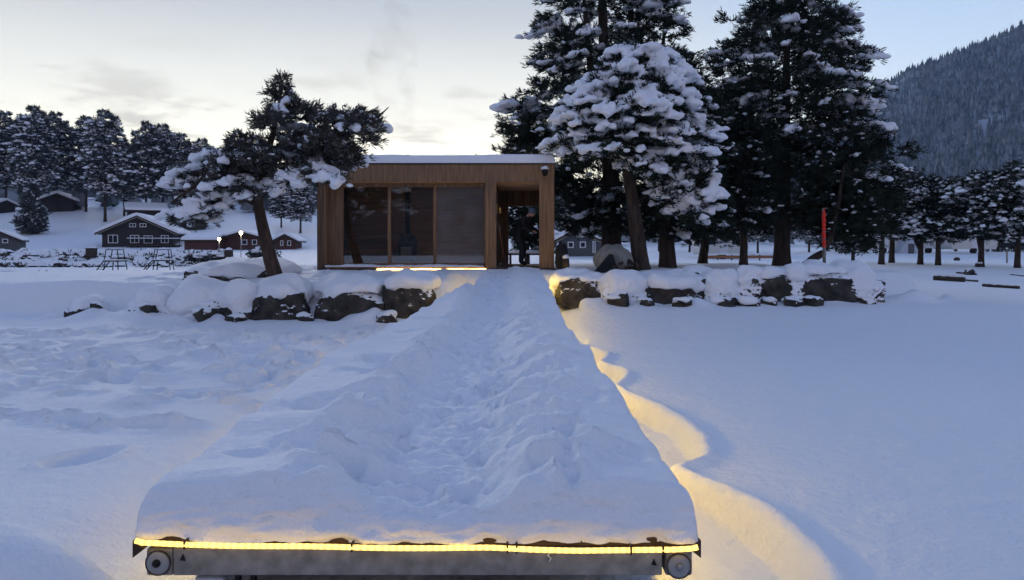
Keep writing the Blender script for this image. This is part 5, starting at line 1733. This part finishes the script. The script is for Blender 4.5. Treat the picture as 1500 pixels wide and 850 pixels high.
def mixc(f, a, b):
    n = N.new('ShaderNodeMix'); n.data_type = 'RGBA'
    if isinstance(f, (int, float)): n.inputs['Factor'].default_value = f
    else: L.new(f, n.inputs['Factor'])
    for k, q in (('A', a), ('B', b)):
        if isinstance(q, tuple): n.inputs[k].default_value = tuple(x / K for x in q) + (1,)
        else: L.new(q, n.inputs[k])
    return n.outputs['Result']


tc = N.new('ShaderNodeTexCoord'); sp = N.new('ShaderNodeSeparateXYZ'); L.new(tc.outputs['Generated'], sp.inputs[0])
dx, dy, dz = sp.outputs
# thin high cloud that whitens the sky towards the afterglow
az = math_('DIVIDE', dx, math_('MAXIMUM', dy, .05))            # tangent of the bearing
mid_l = mixc(mapr(dz, .05, .20), (1.85, 1.74, 1.38), (1.22, 1.20, 1.08))
left = mixc(mapr(dz, .16, .36), mid_l, (.60, .64, .70))
right = mixc(mapr(dz, .05, .34), (.95, 1.02, 1.06), (.58, .76, 1.02))
veil = mixc(mapr(az, -.05, .62), left, right)
# cloud streaks
cb = N.new('ShaderNodeCombineXYZ')
L.new(math_('DIVIDE', dx, math_('ADD', math_('MAXIMUM', dz, 0.0), .07)), cb.inputs[0]); L.new(math_('MULTIPLY', math_('DIVIDE', dy, math_('ADD', math_('MAXIMUM', dz, 0.0), .07)), 1.0), cb.inputs[1])
nz = N.new('ShaderNodeTexNoise'); nz.inputs['Scale'].default_value = .95; nz.inputs['Detail'].default_value = 7; nz.inputs['Roughness'].default_value = .58; nz.inputs['Distortion'].default_value = .6
L.new(cb.outputs[0], nz.inputs['Vector'])
nz2 = N.new('ShaderNodeTexNoise'); nz2.inputs['Scale'].default_value = 2.6; nz2.inputs['Detail'].default_value = 6; nz2.inputs['Roughness'].default_value = .6
L.new(cb.outputs[0], nz2.inputs['Vector'])
cm = math_('ADD', math_('MULTIPLY', nz.outputs['Fac'], .6), math_('MULTIPLY', nz2.outputs['Fac'], .4))
low = math_('MULTIPLY', mapr(dz, .30, .14), mapr(az, .22, -.02))
streak = math_('MULTIPLY', mapr(cm, .50, .62), low)
veil = mixc(math_('MULTIPLY', streak, .85), veil, (.80, .77, .69))
vm = math_('MULTIPLY', mapr(dy, .25, .80), mapr(dz, .62, .28))
vm = math_('MULTIPLY', vm, mapr(az, .62, -.05, .80, .97))
col = mixc(vm, sky.outputs[0], veil)
L.new(col, bg.inputs['Color'])

sun_d = bpy.data.lights.new('sun', 'SUN'); sun = bpy.data.objects.new('sun', sun_d); COL.objects.link(sun)
sun_d.energy = 1.15 / EV; sun_d.angle = R(35); sun_d.color = (1, .88, .74)
sun.rotation_euler = (R(77), 0, R(180 + 14))

scene.view_settings.view_transform = 'Standard'; scene.view_settings.look = 'None'
scene.view_settings.exposure = EXPO; scene.view_settings.gamma = 1
scene.view_settings.use_curve_mapping = False
scene.cycles.use_denoising = True
try:
    scene.cycles.denoiser = 'OPENIMAGEDENOISE'
except Exception:
    pass
scene.cycles.max_bounces = 6; scene.cycles.diffuse_bounces = 4; scene.cycles.glossy_bounces = 3; scene.cycles.transparent_max_bounces = 12
scene.cycles.sample_clamp_indirect = 4 / EV
